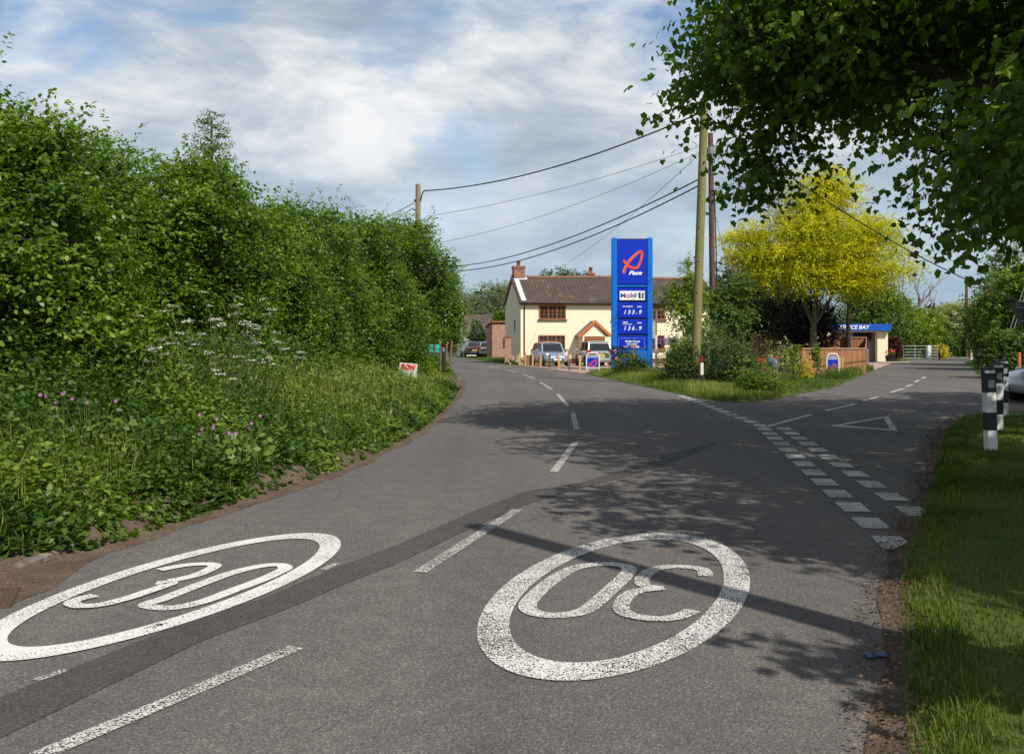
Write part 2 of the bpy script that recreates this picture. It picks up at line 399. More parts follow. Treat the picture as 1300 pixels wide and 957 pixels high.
def asphalt(name, base, speck=1.0):
    m, nt, out = newmat(name); L = nt.links
    tc = N(nt, 'ShaderNodeTexCoord')
    big = N(nt, 'ShaderNodeTexNoise'); big.inputs['Scale'].default_value = .35; big.inputs['Detail'].default_value = 6
    mid = N(nt, 'ShaderNodeTexNoise'); mid.inputs['Scale'].default_value = 5; mid.inputs['Detail'].default_value = 5
    agg = N(nt, 'ShaderNodeTexVoronoi'); agg.inputs['Scale'].default_value = 115; agg.inputs['Randomness'].default_value = 1
    fin = N(nt, 'ShaderNodeTexNoise'); fin.inputs['Scale'].default_value = 130; fin.inputs['Detail'].default_value = 2
    for n in (mid, agg, fin): L.new(tc.outputs['Object'], n.inputs['Vector'])
    bm = N(nt, 'ShaderNodeMapping'); bm.inputs['Rotation'].default_value = (0, 0, R(14)); bm.inputs['Scale'].default_value = (2.6, .32, 1); L.new(tc.outputs['Object'], bm.inputs[0]); L.new(bm.outputs[0], big.inputs['Vector'])
    sc = N(nt, 'ShaderNodeSeparateColor'); L.new(agg.outputs['Color'], sc.inputs[0])
    rs = ramp(nt, [(0, tuple(x*.66 for x in base)), (.55, base), (.92, tuple(x*1.28 for x in base)), (1, tuple(min(.5, x*1.9) for x in base))]); L.new(sc.outputs[0], rs.inputs[0])
    rb = ramp(nt, [(.3, (.80,.80,.81)), (.7, (1.16,1.14,1.11))]); L.new(big.outputs[0], rb.inputs[0])
    rm = ramp(nt, [(.3, (.9,.9,.9)), (.7, (1.1,1.1,1.1))]); L.new(mid.outputs[0], rm.inputs[0])
    c = rs.outputs[0]
    for q in (rb, rm):
        mx = N(nt, 'ShaderNodeMix', data_type='RGBA', blend_type='MULTIPLY'); mx.inputs['Factor'].default_value = 1
        L.new(c, mx.inputs['A']); L.new(q.outputs[0], mx.inputs['B']); c = mx.outputs['Result']
    p = N(nt, 'ShaderNodeBsdfPrincipled'); p.inputs['Roughness'].default_value = .85; p.inputs['Specular IOR Level'].default_value = .25
    L.new(c, p.inputs['Base Color'])
    b = N(nt, 'ShaderNodeBump'); b.inputs['Strength'].default_value = .55*speck; b.inputs['Distance'].default_value = .006
    L.new(agg.outputs['Distance'], b.inputs['Height']); L.new(b.outputs[0], p.inputs['Normal']); L.new(p.outputs[0], out.inputs[0])
    return m
def paint(name, col, wear, scale=150):
    """road paint worn through to the asphalt under it"""
    m, nt, out = newmat(name); L = nt.links
    tc = N(nt, 'ShaderNodeTexCoord')
    n1 = N(nt, 'ShaderNodeTexVoronoi'); n1.inputs['Scale'].default_value = scale
    n2 = N(nt, 'ShaderNodeTexNoise'); n2.inputs['Scale'].default_value = 1.6; n2.inputs['Detail'].default_value = 6
    n3 = N(nt, 'ShaderNodeTexNoise'); n3.inputs['Scale'].default_value = 60; n3.inputs['Detail'].default_value = 4
    for n in (n1, n2, n3): L.new(tc.outputs['Object'], n.inputs['Vector'])
    sc = N(nt, 'ShaderNodeSeparateColor'); L.new(n1.outputs['Color'], sc.inputs[0])
    a = N(nt, 'ShaderNodeMath', operation='MULTIPLY_ADD'); L.new(n2.outputs[0], a.inputs[0]); a.inputs[1].default_value = .9; a.inputs[2].default_value = -.45
    b = N(nt, 'ShaderNodeMath', operation='MULTIPLY_ADD'); L.new(sc.outputs[0], b.inputs[0]); b.inputs[1].default_value = .75; L.new(a.outputs[0], b.inputs[2])
    d = N(nt, 'ShaderNodeMath', operation='MULTIPLY_ADD'); L.new(n3.outputs[0], d.inputs[0]); d.inputs[1].default_value = .5; L.new(b.outputs[0], d.inputs[2])
    r = ramp(nt, [(wear, (0,0,0)), (wear+.07, (1,1,1))]); L.new(d.outputs[0], r.inputs[0])
    p = N(nt, 'ShaderNodeBsdfPrincipled'); p.inputs['Roughness'].default_value = .7
    rc = ramp(nt, [(.3, tuple(x*.8 for x in col)), (.65, col)]); L.new(n3.outputs[0], rc.inputs[0]); L.new(rc.outputs[0], p.inputs['Base Color'])
    t = N(nt, 'ShaderNodeBsdfTransparent'); ms = N(nt, 'ShaderNodeMixShader')
    L.new(r.outputs[0], ms.inputs[0]); L.new(t.outputs[0], ms.inputs[1]); L.new(p.outputs[0], ms.inputs[2]); L.new(ms.outputs[0], out.inputs[0])
    return m
M_ground = ground_mat('meadow', [(.3, (.045,.07,.018)), (.5, (.075,.10,.028)), (.7, (.12,.12,.045))], 1.2, 40, .4)
M_lawnsoil = ground_mat('lawn_base', [(.3, (.04,.07,.012)), (.5, (.07,.105,.018)), (.7, (.11,.11,.035))], 2.2, 60, .45)
M_soil = ground_mat('soil_litter', [(.3, (.05,.036,.026)), (.5, (.11,.08,.06)), (.68, (.20,.15,.115))], 3.5, 70, .5, .9)
M_bank = ground_mat('bank_soil', [(.3, (.055,.04,.028)), (.5, (.12,.085,.062)), (.7, (.22,.165,.125))], 3, 45, .45, 1.0)
M_road = asphalt('asphalt', (.124,.114,.107))
M_patch = asphalt('asphalt_patch', (.072,.067,.066))
M_paving = ground_mat('brick_paving', [(.3, (.30,.20,.165)), (.5, (.40,.29,.245)), (.7, (.48,.38,.33))], 1.5, 14, .5, .5)
M_drive = ground_mat('gravel_drive', [(.3, (.16,.12,.105)), (.5, (.25,.20,.175)), (.7, (.34,.28,.24))], 1.2, 60, .6, .9)
M_paint = paint('road_paint', (.70,.68,.63), .42)
M_paint_worn = paint('road_paint_worn', (.62,.60,.56), .62)
M_paint_old = paint('road_paint_old', (.52,.51,.47), .46)

# ------------------------------------------------------------------ ground, roads, kerbs
MB().poly([(-900,-60,0),(900,-60,0),(900,1500,0),(-900,1500,0)]).build('ground', M_ground)['kind'] = 'structure'
g2 = lambda *pts: [G(a, b)[:2] for a, b in pts]
LE = [(-9.5,-12),(-6.2,-3),(-4.55,2.2),(-3.75,5)] + g2((0,745),(100,702),(200,668),(300,636),(400,604),(450,586),(500,561),(540,536),(566,512),(580,492),(582,482),(577,473),(570,466),(562,460.5)) + [(-10.5,86),(-22,104),(-40,122)]
GW0, GW1 = G(1152,692)[:2], G(864,502.5)[:2]        # ends of the give way line
RM = g2((870,502),(800,487.5),(740,474.5),(690,467.5),(640,461.5),(600,456.5),(575,452.8)) + [(-18,113),(-38,131)]
RN = [(-6.0,-12),(-2.0,-4),(-.35,-.6),(.75,1.8),(1.83,4.64)] + g2((1143,740))
RS = g2((1160,690),(1175,640),(1190,590),(1200,550),(1225,530),(1252,520)) + [(16.6,34.9),(24.6,53),(32.6,72),(39,84),(52,88),(90,92)]
LS = [(90,103),(50,98),(38,92)] + g2((1140,460.2),(1100,474),(1060,491.5),(1000,503.2),(960,509.5),(940,511.5),(915,510),(890,506),(870,502))
def sheet(name, pts, z, m, label=None):
    o = MB().poly([(x, y, z) for x, y in pts]).build(name, m); o['kind'] = 'structure'
    return o
main = sheet('main_road', LE + RM[::-1] + [GW1, GW0] + RN[::-1], .004, M_road)
side = sheet('side_road', [GW0] + RS + LS + [GW1], .004, M_road)
sheet('gravel_driveway', [(10.4,22.2),(16.9,35.3),(21,34.5),(34,31),(34,20),(20,22.6)], .008, M_drive)
sheet('forecourt_paving', [G(663,464)[:2],G(700,468.6)[:2],G(740,474)[:2],(5.2,56),(11,48.6),(15.0,48.0),(14.4,43.2),(16.9,47.7),(27.4,71.4),(24.5,72),(16,70.5),(.5,67.2)], .010, M_paving)
island = [(5.75,25.6)]
# soil along both edges
def offset(pl, d):
    out = []
    for i, p in enumerate(pl):
        a = Vector(pl[max(i-1, 0)]); b = Vector(pl[min(i+1, len(pl)-1)]); t = (b-a).normalized()
        out.append((p[0]-t.y*d, p[1]+t.x*d))
    return out
def dens(pl, step=.35):
    out = []
    for a, b in zip(pl[:-1], pl[1:]):
        n = max(1, int(math.hypot(b[0]-a[0], b[1]-a[1])/step))
        out += [(a[0]+(b[0]-a[0])*k/n, a[1]+(b[1]-a[1])*k/n) for k in range(n)]
    return out+[pl[-1]]
def wob(x, y, s=1.3, o=0): return mnoise.noise(Vector((x*s, y*s, o)))
def strip(name, pl, prof, m, step=.35, amp=.08, sgn=1):
    """ribbon of ground along a line: prof = [(offset, height)], the edges wander"""
    P = dens(pl, step); rows = []
    for d, z in prof:
        q = offset(P, sgn*d); rows.append([(x+wob(x,y,1.1,d)*amp*(d > -.5), y+wob(x,y,1.1,d+9)*amp*.3, max(.006, z*(1+.5*wob(x,y,.9,5)))) for x, y in q])
    mb = MB(); n = len(P); mb.add([p for r in rows for p in r], [(r*n+i, r*n+i+1, (r+1)*n+i+1, (r+1)*n+i) for r in range(len(rows)-1) for i in range(n-1)], True)
    o = mb.build(name, m); o['kind'] = 'structure'; return o
LEv = LE[1:15]
strip('verge_bank', LEv, [(-.28,.006),(-.02,.012),(.10,.10),(.32,.17),(.9,.22),(2.0,.30),(4.5,.38),(9,.4)], M_bank, .3, .14)
REv = RN[1:] + [G(1150,700)[:2]] + RS[:5]
strip('verge_soil', REv, [(-.12,.009),(0,.014),(.12,.02),(.4,.03)], M_soil, .25, .12, -1)
strip('lawn', REv + [(10.5,22.3)], [(.05,.012),(.2,.05),(1.0,.07),(4,.09),(12,.09)], M_lawnsoil, .5, .10, -1)
sheet('far_lawn', [(17.2,35.8),(24.9,53),(32.9,72),(40,83),(60,86),(60,30),(34,32)], .012, M_lawnsoil)
sheet('island_lawn', [(5.03,28.7)]+[p for p in LS[::-1] if p[1] < 50][1:]+[(15.2,47.9),(11,48.5),(5.3,56)]+g2((743,474.6),(800,487.3)), .014, M_lawnsoil)
sheet('roadside_grass', g2((652,463),(640,461.2),(600,456.2))+[(-5.2,84.5),(-3.5,85),(.2,70)], .02, M_lawnsoil)
# short kerb stones at the left edge
mb = MB()
k = dens(g2((-90,783),(0,742),(60,716),(104,697)), .45)
for a, b in zip(k[:-1], k[1:]):
    an = math.atan2(b[1]-a[1], b[0]-a[0]); l = math.hypot(b[0]-a[0], b[1]-a[1])
    mb.box(((a[0]+b[0])/2-.07, (a[1]+b[1])/2, .035), (l-.012, .12, .07), Matrix.Rotation(an, 4, 'Z'), .018)
mb.build('kerb', pm('kerb_stone', (.20,.17,.145), (.13,.11,.095), 5, .9, .5, grime=((.10,.07,.05), 9, .5, .62)))['kind'] = 'structure'

# ------------------------------------------------------------------ painted markings (parts of the roads they lie on)
def mark(name, mb, m, parent, label=None):
    o = mb.build(name, m, parent)
    if label: o['label'] = label
    return o
Z1, Z2 = .009, .013
up = [(83,853),(231,793),(341,758),(415,726),(508,691),(600,650),(669,624),(738,613),(800,594),(850,577),(905,562)]
lo = [(152,865),(258,814),(369,772),(443,740),(503,717),(600,670),(665,642),(738,620),(806,603),(862,583),(909,564)]
U = g2((-180,960),*up); W = g2((-42,959),*lo)
mb = MB(); n = len(U)
mb.add([(x, y, Z1-.001) for x, y in U]+[(x, y, Z1-.001) for x, y in W], [(n+i, n+i+1, i+1, i) for i in range(n-1)])
mark('asphalt_repair', mb, M_patch, main, 'long dark strip of newer asphalt')
def dash(mb, p0, p1, w, z=Z2):
    a = Vector(p0[:2]); b = Vector(p1[:2]); d = (b-a).normalized(); q = Vector((-d.y, d.x))*w/2
    mb.poly([(*(a-q), z), (*(b-q), z), (*(b+q), z), (*(a+q), z)])
for p, q, w in [((275,868),(376,824),.1),((533,728),(657,648),.1),((703,600),(731,562),.1),((732,546),(727,524),.1),((721,516),(708,500.5),.1),((700,494.5),(686,485.5),.1),((679,481),(665,476),.1),((655,472.5),(641,469.5),.1),((632,467.5),(620,465),.1)]:
    m = MB(); 
    A, B = G(*p), G(*q)
    if p == (275,868): A = (A[0]-.55, A[1]-1.05, 0)
    dash(m, A, B, w); mark('centre_line', m, M_paint_old if q[1] < 648 else M_paint_worn, main)
m = MB(); dash(m, G(45,866), G(84,853), .05); dash(m, G(190,800), G(205,794), .05); dash(m, G(410,725), G(428,717), .05)
mark('centre_line_remnant', m, M_paint_worn, main, 'scrap of old white line cut by the repair')
def ell(pts):
    P = np.array([G(*p)[:2] for p in pts]); c = P.mean(0); Q = P-c
    A = np.stack([Q[:,0]**2, Q[:,0]*Q[:,1], Q[:,1]**2, Q[:,0], Q[:,1]], 1); s = np.linalg.lstsq(A, np.ones(len(Q)), rcond=None)[0]
    Mx = np.array([[s[0], s[1]/2], [s[1]/2, s[2]]]); c0 = np.linalg.solve(-2*Mx, s[3:5]); kk = 1 + c0 @ Mx @ c0
    ev, V = np.linalg.eigh(Mx/kk); return c+c0, V, 1/np.sqrt(ev)
def ring(pts, w):
    c, V, r = ell(pts); mb = MB(); n = 96; vs = []
    for i in range(n):
        t = 2*math.pi*i/n; e = np.array([math.cos(t), math.sin(t)])
        o = c+V@(r*e); q = c+V@((r-w)*e)
        vs += [(o[0], o[1], Z2), (q[0], q[1], Z2)]
    mb.add(vs, [(2*i, (2*i+2) % (2*n), (2*i+3) % (2*n), 2*i+1) for i in range(n)]); 
    print('ellipse', c, r, V[:,0]); return mb
LR = [(0,839),(79,834),(146,818),(202,802),(249,787),(330,762),(427,698),(429,689),(406,679),(369,678),(295,689),(203,717),(129,735),(69,756),(23,777),(0,788)]
RR = [(602,794),(609,817),(628,840),(669,863),(706,868),(762,864),(831,845),(895,817),(932,785),(953,738),(942,711),(914,692),(877,682),(831,678),(785,682),(738,695),(692,711),(646,743),(614,775)]
M_roundL = paint('roundel_paint', (.74,.73,.69), .30); M_roundR = paint('roundel_paint_worn', (.72,.70,.66), .52)
mark('speed_roundel', ring(LR, np.array([.24,.14])), M_roundL, main, 'white roundel reading 30 nearest the left verge')
mark('speed_roundel', ring(RR, np.array([.27,.17])), M_roundR, main, 'worn white roundel with upside down 30 in the right lane')
def glyph(pts, w, closed=False, rnd=5, z=0.0):
    P = smooth_path([Vector(p) for p in pts], rnd, closed)
    P = [Vector(G(p.x, p.y)[:2]) for p in P]
    mb = MB(); mb.ribbon([tuple(p) for p in P], w, closed, lambda p: (p[0], p[1], Z2+z))
    return mb
c3 = lambda pts: [(x*.2926, 600+y*.2926) for x, y in pts]
c5 = lambda pts: [(x*.4615, 440+y*.4615) for x, y in pts]
c6 = lambda pts: [(600+x*.4615, 480+y*.4615) for x, y in pts]
mark('numeral_three', glyph(c3([(692,428),(800,408),(895,402),(932,412),(865,446),(790,466),(735,476)]), .095).add(*(lambda m: (m.v, m.f))(glyph(c3([(678,487),(742,487),(690,508),(640,525),(560,552),(440,582),(345,588),(312,576),(335,560),(412,541)]), .095, z=.004))), M_roundL, main)
mark('numeral_zero', glyph(c3([(635,580),(720,550),(850,498),(1000,443),(1128,412),(1213,406),(1238,420),(1205,440),(1128,474),(1010,518),(900,560),(790,588),(700,594)]), .10, True), M_roundL, main)
M_num = paint('numeral_paint_worn', (.70,.68,.64), .52)
mark('numeral_three', glyph(c6([(640,548),(632,530),(570,522),(510,527),(472,548),(470,572),(520,582)]), .10).add(*(lambda m: (m.v, m.f))(glyph(c6([(520,582),(440,596),(408,632),(430,657),(500,668),(560,664),(606,645)]), .10, z=.004))), M_num, main)
mark('numeral_zero', glyph(c6([(340,516),(270,530),(200,575),(152,625),(170,650),(235,657),(310,643),(375,590),(430,535),(405,518)]), .11, True), M_num, main)
# give way marks
d = Vector((GW1[0]-GW0[0], GW1[1]-GW0[1])); A0 = Vector(G(1133,690)[:2]); A1 = Vector(G(965,540.5)[:2]); A2 = Vector(G(866,503.2)[:2])
def giveway(a, b, n, w=.2, l=.55):
    dd = (b-a)/(n-1); u = dd.normalized()
    for i in range(n):
        c = a+dd*i; m = MB(); dash(m, c-u*l/2, c+u*l/2, w*2 if w < .1 else w)
        mark('give_way_mark', m, M_gw, side)
M_gw = paint('give_way_paint', (.60,.58,.54), .42)
giveway(A0, A1, 14, .24, .52); giveway(A1+(A2-A1)/12, A2, 11, .24, .55)
q = Vector((.55, -.1)); giveway(Vector(G(1160,650)[:2]), Vector(G(996,545)[:2]), 11, .24, .52)
m = MB(); T3 = [Vector(G(*p)[:2]) for p in ((1052,541.5),(1128,528.5),(1140,548.5))]
cT = sum(T3, Vector((0,0)))/3
for i in range(3):
    a, b = T3[i], T3[(i+1) % 3]; k = .70
    ai, bi = cT+(a-cT)*k, cT+(b-cT)*k
    m.poly([(*a, Z2), (*b, Z2), (*bi, Z2), (*ai, Z2)])
mark('give_way_triangle', m, M_gw, side)
for p, q in [((968,543.5),(1029,527)),((1048,522),(1086,513)),((1097,509),(1116,503.5)),((1131,498.5),(1147,493.5)),((1150,491.5),(1158,488)),((1162,485.5),(1167,482.6)),((1170,481),(1175,478.6))]:
    m = MB(); dash(m, G(*p), G(*q), .12); mark('centre_line', m, M_gw, side)

# ------------------------------------------------------------------ grass and weeds
rg = np.random.default_rng(11)
def along(pl, n, o0, o1, rg, sgn=1, pw=1.0):
    P = np.array(dens(pl, .3)); i = rg.integers(0, len(P)-1, n); f = rg.random(n)[:, None]
    a, b = P[i], P[i+1]; t = nrm(b-a); off = o0+(o1-o0)*rg.random(n)**pw
    xy = a+(b-a)*f + np.stack([-t[:, 1], t[:, 0]], 1)*(off*sgn)[:, None]
    return xy, off
ISL = [(5.03,28.9)]+[p for p in LS[::-1] if p[1] < 50][1:]+[(17.2,48.3),(15,47.9),(11,48.4),(5.4,55.5),(3.6,47.6)]+g2((800,487.4))
def inside(xy, poly):
    x, y = xy[:, 0], xy[:, 1]; r = np.zeros(len(xy), bool); n = len(poly)
    for i in range(n):
        (x0, y0), (x1, y1) = poly[i], poly[i-1]
        c = ((y0 > y) != (y1 > y)) & (x < (x1-x0)*(y-y0)/((y1-y0) or 1e-9)+x0); r ^= c
    return r
M_grass = leafmat('grass_blades', (.036,.064,.007), (.08,.135,.011), (.17,.19,.035), .3, .5, .25, .3)
M_rough = leafmat('rough_grass', (.06,.10,.015), (.14,.20,.03), (.36,.36,.12), .3, .6, .2, .3)
M_weed = leafmat('weed_leaves', (.03,.07,.01), (.075,.15,.018), (.19,.27,.035), .32, .45, .35, .25)
# mown lawn beside the camera
LV = Leaves(); E = RN[2:] + [G(1150,700)[:2]] + RS[:5]
for n, o0, o1, pw, hh, ww in [(120000, .06, 3.0, 1.0, .032, .006), (70000, 2.5, 9.0, 1.2, .05, .008), (12000, .0, .3, 1, .055, .007)]:
    xy, off = along(E, n, o0, o1, rg, -1, pw)
    k = (xy[:, 1] > 3.3) & (np.abs(xy[:, 0]) < .56*xy[:, 1]+.3); xy = xy[k]; z = np.interp(off[k], [0, .05, .2, 1, 4], [.01, .012, .05, .07, .09])
    P = np.concatenate([xy, z[:, None]], 1); t = .45+.35*np.array([wob(x, y, .9, 2) for x, y in xy])+rg.normal(0, .17, len(xy))
    blades(LV, rg, P, hh*rg.uniform(.6, 1.7, len(P)), ww, .7, t)
LV.build('lawn_grass', M_grass)['kind'] = 'stuff'
# fallen leaves on the soil by the lawn
LV = Leaves(); xy, off = along(REv, 9000, -.25, .3, rg, -1); k = xy[:, 1] > 3.3; xy = xy[k]
LV.add(leaf_geo(np.concatenate([xy, np.full((len(xy), 1), .035)], 1), rg.normal(0, 1, (len(xy), 3))*[1,1,.2], np.array([0,0,1.])+rg.normal(0, .3, (len(xy), 3)), rg.uniform(.01, .035, len(xy)), T_OVAL), 6, rg.random(len(xy)))
M_litter = leafmat('dry_leaves', (.05,.03,.018), (.12,.07,.04), (.26,.17,.10), .1, .8, .1, .1)
LV.build('leaf_litter', M_litter)['kind'] = 'stuff'
# left verge: nettles, cow parsley leaf and grass below the hedge
LV = Leaves(); LG = Leaves()
def bank_z(o): return np.interp(o, [0, .1, .32, .9, 2, 4.5], [.01, .10, .17, .22, .30, .38])
Lw = LE[4:14]
xy, off = along(Lw, 28000, -.12, 3.1, rg, 1, .85)
k = (xy[:, 1] > 4) & (xy[:, 0] > -.56*xy[:, 1]-.6); xy, off = xy[k], off[k]
k = (off > np.interp(xy[:, 1], [6, 7.8], [.4, -.1])) & (rg.random(len(off)) < np.interp(xy[:, 1], [11, 15], [1, .7])); xy, off = xy[k], off[k]
far = np.interp(xy[:, 1], [10, 24, 30, 44], [1, .8, .40, .36])
hgt = far*np.interp(off, [-.12, .1, .35, .9, 1.8, 3.1], [.05, .14, .30, .58, .95, 1.45])*rg.uniform(.6, 1.25, len(xy))*(1+.6*np.array([wob(x, y, .8, 4) for x, y in xy]))
P = np.concatenate([xy, bank_z(off)[:, None]-.03], 1); D = np.array([0, 0, 1.0])+rg.normal(0, .28, (len(P), 3))
tone = .42+.65*np.array([wob(x, y, .7, 8) for x, y in xy])+rg.normal(0, .12, len(xy))
near = xy[:, 1] < 16
for sel, M, sz in ((near, 13, .075), (~near, 9, .11)):
    sprays(LV, rg, P[sel], D[sel], hgt[sel], M, sz, T_NETTLE, .1, tone[sel], .75, 1.0)
LV.build('verge_weeds', M_weed)['kind'] = 'stuff'
xy, off = along(Lw + [LE[14]], 42000, .06, 3.0, rg, 1, .8); k = (xy[:, 1] > 4) & (xy[:, 0] > -.56*xy[:, 1]-.6); xy, off = xy[k], off[k]
mask = np.array([wob(x, y, .35, 1) for x, y in xy]) + np.interp(xy[:, 1], [5, 10, 15, 20], [-.28, -.12, .2, .4]) > .05
xy, off = xy[mask], off[mask]
P = np.concatenate([xy, bank_z(off)[:, None]-.02], 1)
blades(LG, rg, P, np.interp(xy[:, 1], [10, 24, 30, 44], [1, .85, .4, .36])*np.interp(off, [.06, .5, 1.5, 3], [.14, .45, .85, 1.0])*rg.uniform(.5, 1.25, len(P)), np.where(xy[:, 1] < 14, .007, .013), .8)
xy, off = along(Lw, 3000, .3, 2.8, rg, 1, .9); k = (xy[:, 1] > 12.5); xy, off = xy[k], off[k]
P = np.concatenate([xy, bank_z(off)[:, None]], 1); hh = np.interp(xy[:, 1], [10, 24, 30, 44], [1, .8, .4, .36])*np.interp(off, [.3, 1, 3], [.45, .9, 1.15])*rg.uniform(.8, 1.25, len(P))
blades(LG, rg, P, hh, .006, .6, rg.uniform(.4, .9, len(P)))
st = P+np.array([0, 0, .86])*hh[:, None]+rg.normal(0, .05, P.shape)
LG.add(leaf_geo(st, np.array([0, 0, 1.])+rg.normal(0, .5, P.shape), rg.normal(0, 1, P.shape), rg.uniform(.04, .09, len(P)), T_LONG), 4, rg.uniform(.5, .9, len(P)))
LG.build('verge_grass', M_rough)['kind'] = 'stuff'
# rough grass along the island edge, short grass on the far corners
LG = Leaves()
isl = g2((738,473.5),(800,486.8),(870,501.5),(900,508),(940,511),(985,505.5))
xy, off = along(isl, 34000, .1, 2.6, rg, 1, .7); k = inside(xy, ISL); xy, off = xy[k], off[k]
blades(LG, rg, np.concatenate([xy, np.full((len(xy), 1), .02)], 1), np.interp(xy[:, 0], [3.6, 5, 6.4, 8], [1, 1, .7, .3])*np.interp(off, [.1, .5, 1.5, 3], [.08, .2, .34, .4])*rg.uniform(.5, 1.4, len(xy))*(1+.5*np.array([wob(x, y, .6, 4) for x, y in xy])), .012, .6, .45+.45*np.array([wob(x, y, .45, 6) for x, y in xy])+rg.normal(0, .15, len(xy)))
LG.build('island_grass', M_rough)['kind'] = 'stuff'
LG = Leaves()
for pl, n, o1, sg, hh in [(LS[4:9][::-1], 22000, 6, 1, .07), ([LE[13], LE[14], LE[15], LE[16], LE[17]], 9000, 2.5, 1, .16), (g2((652,463),(640,461.2),(600,456.2))[::-1], 9000, 4, 1, .2), (RS[6:9], 14000, 5, -1, .12), (g2((1080,482.5),(1112,470)), 2500, 1.2, 1, .35)]:
    xy, off = along(pl, n, .05, o1, rg, sg, .8)
    if o1 == 6: xy = xy[inside(xy, ISL)]
    blades(LG, rg, np.concatenate([xy, np.full((len(xy), 1), .015)], 1), hh*rg.uniform(.6, 1.5, len(xy)), .022, .5, .55+.3*np.array([wob(x, y, .5, 6) for x, y in xy])+rg.normal(0, .12, len(xy)))
LG.build('short_grass', leafmat('short_grass', (.035,.07,.01), (.075,.135,.02), (.17,.20,.05), .3, .5, .2, .2))['kind'] = 'stuff'
# ------------------------------------------------------------------ bark and leaf materials
M_bark = pm('bark', (.11,.085,.065), (.05,.04,.032), 9, .9, .7, stretch=(1,1,.25))
M_barkdark = pm('bark_dark', (.055,.042,.035), (.025,.02,.018), 9, .9, .7, stretch=(1,1,.25))
M_barkgreen = pm('bark_mossy', (.12,.11,.06), (.07,.065,.045), 8, .9, .7, stretch=(1,1,.3))
L_hedge = leafmat('leaves_hedge', (.03,.068,.007), (.096,.188,.015), (.26,.36,.04), .36, .42, .4, .22)
L_syc = leafmat('leaves_sycamore', (.05,.095,.012), (.11,.195,.022), (.22,.32,.045), .52, .5, .3, .2)
L_yellow = leafmat('leaves_yellow', (.18,.25,.014), (.50,.52,.016), (.86,.77,.035), .35, .5, .2, .12, (1.2,1.15,.4,1))
L_mid = leafmat('leaves_mid', (.035,.07,.012), (.085,.155,.024), (.18,.25,.05), .32, .5, .3, .2)
L_dark = leafmat('leaves_dark', (.01,.02,.007), (.022,.042,.011), (.055,.085,.022), .25, .5, .3, .2)
L_purple = leafmat('leaves_purple', (.010,.007,.007), (.026,.013,.014), (.07,.032,.03), .2, .5, .3, .2, (1.2,.7,.7,1))
L_grey = leafmat('leaves_willow', (.07,.10,.05), (.15,.195,.095), (.25,.29,.16), .28, .6, .2, .15)
L_far = leafmat('leaves_far', (.04,.065,.03), (.08,.115,.05), (.14,.17,.08), .25, .6, .2, .15)
L_varieg = leafmat('leaves_variegated', (.10,.14,.04), (.33,.36,.16), (.62,.60,.36), .3, .5, .2, .15)
L_lime = leafmat('leaves_lime', (.06,.12,.012), (.14,.225,.02), (.32,.37,.05), .35, .5, .2, .2)
L_shrub = leafmat('leaves_shrub', (.03,.06,.015), (.075,.13,.032), (.17,.23,.065), .3, .5, .3, .2)
L_gold = leafmat('leaves_gold', (.25,.22,.02), (.5,.42,.03), (.7,.6,.08), .3, .5, .2, .15)
L_red = leafmat('leaves_red', (.02,.006,.006), (.07,.018,.016), (.14,.035,.03), .2, .5, .3, .2, (1.2,.6,.5,1))

# ------------------------------------------------------------------ the overgrown hedge on the left
hl = [('tall hedge bush at the left edge of the photo beside the road', (-7.4,13.0), 4.8, 2.4, 8.4),
      ('tall hedge bush with arching top shoots, second from the left', (-6.9,17.6), 5.15, 2.5, 8),
      ('hedge bush behind the white flowering cow parsley', (-6.5,22.6), 4.75, 2.3, 7.8),
      ('lower hedge bush before the two nearest the wooden pole', (-5.9,27.8), 5.2, 2.2, 8),
      ('hedge bush beside the last one at the far end of the hedge', (-5.3,33.4), 5.9, 2.1, 8.5),
      ('last hedge bush, in front of the wooden pole on the left', (-5.05,39.6), 6.7, 1.9, 9)]
nsp = [10500, 10000, 8500, 6200, 5600, 5800]
for i, (lab, (x, y), top, rx, lsz) in enumerate(hl):
    rr = random.Random(40+i); lob = []
    main = [((.1, 0, top*.30), (rx*.95, 3.0, top*.36)), ((-.1, rr.uniform(-.8, .8), top*.60), (rx*.82, 2.3, top*.33))]
    if i == 5: main.append(((1.2, -.5, top*.62), (1.5, 2.0, top*.26)))
    lob += main
    for k in range(70):                       # rounded clumps budding from the bush
        c, a = main[k % len(main)]; d = ball(np.random.default_rng(900+i*100+k), 1)[0]
        if d[0] < -.5: d[0] *= -1
        f = rr.uniform(.86, 1.08); q = tuple(c[m]+a[m]*d[m]*f for m in range(3))
        if q[2] < .5: continue
        r = rr.uniform(.38, .78); lob.append((q, (r, r*rr.uniform(.9, 1.4), r*rr.uniform(.6, .85))))
    dz = lsz/100
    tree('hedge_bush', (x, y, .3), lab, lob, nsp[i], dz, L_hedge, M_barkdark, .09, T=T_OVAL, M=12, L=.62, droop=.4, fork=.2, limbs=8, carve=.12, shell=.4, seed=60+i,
         group='bushes of the overgrown roadside hedge', cat='hedge bush', flat=.75, tonebase=.44, trunk_top=top*.5, upbias=.5, zmin=.1, fill=4500, csc=.85, lump=.18, stems=3, twigs=120, whips=55)
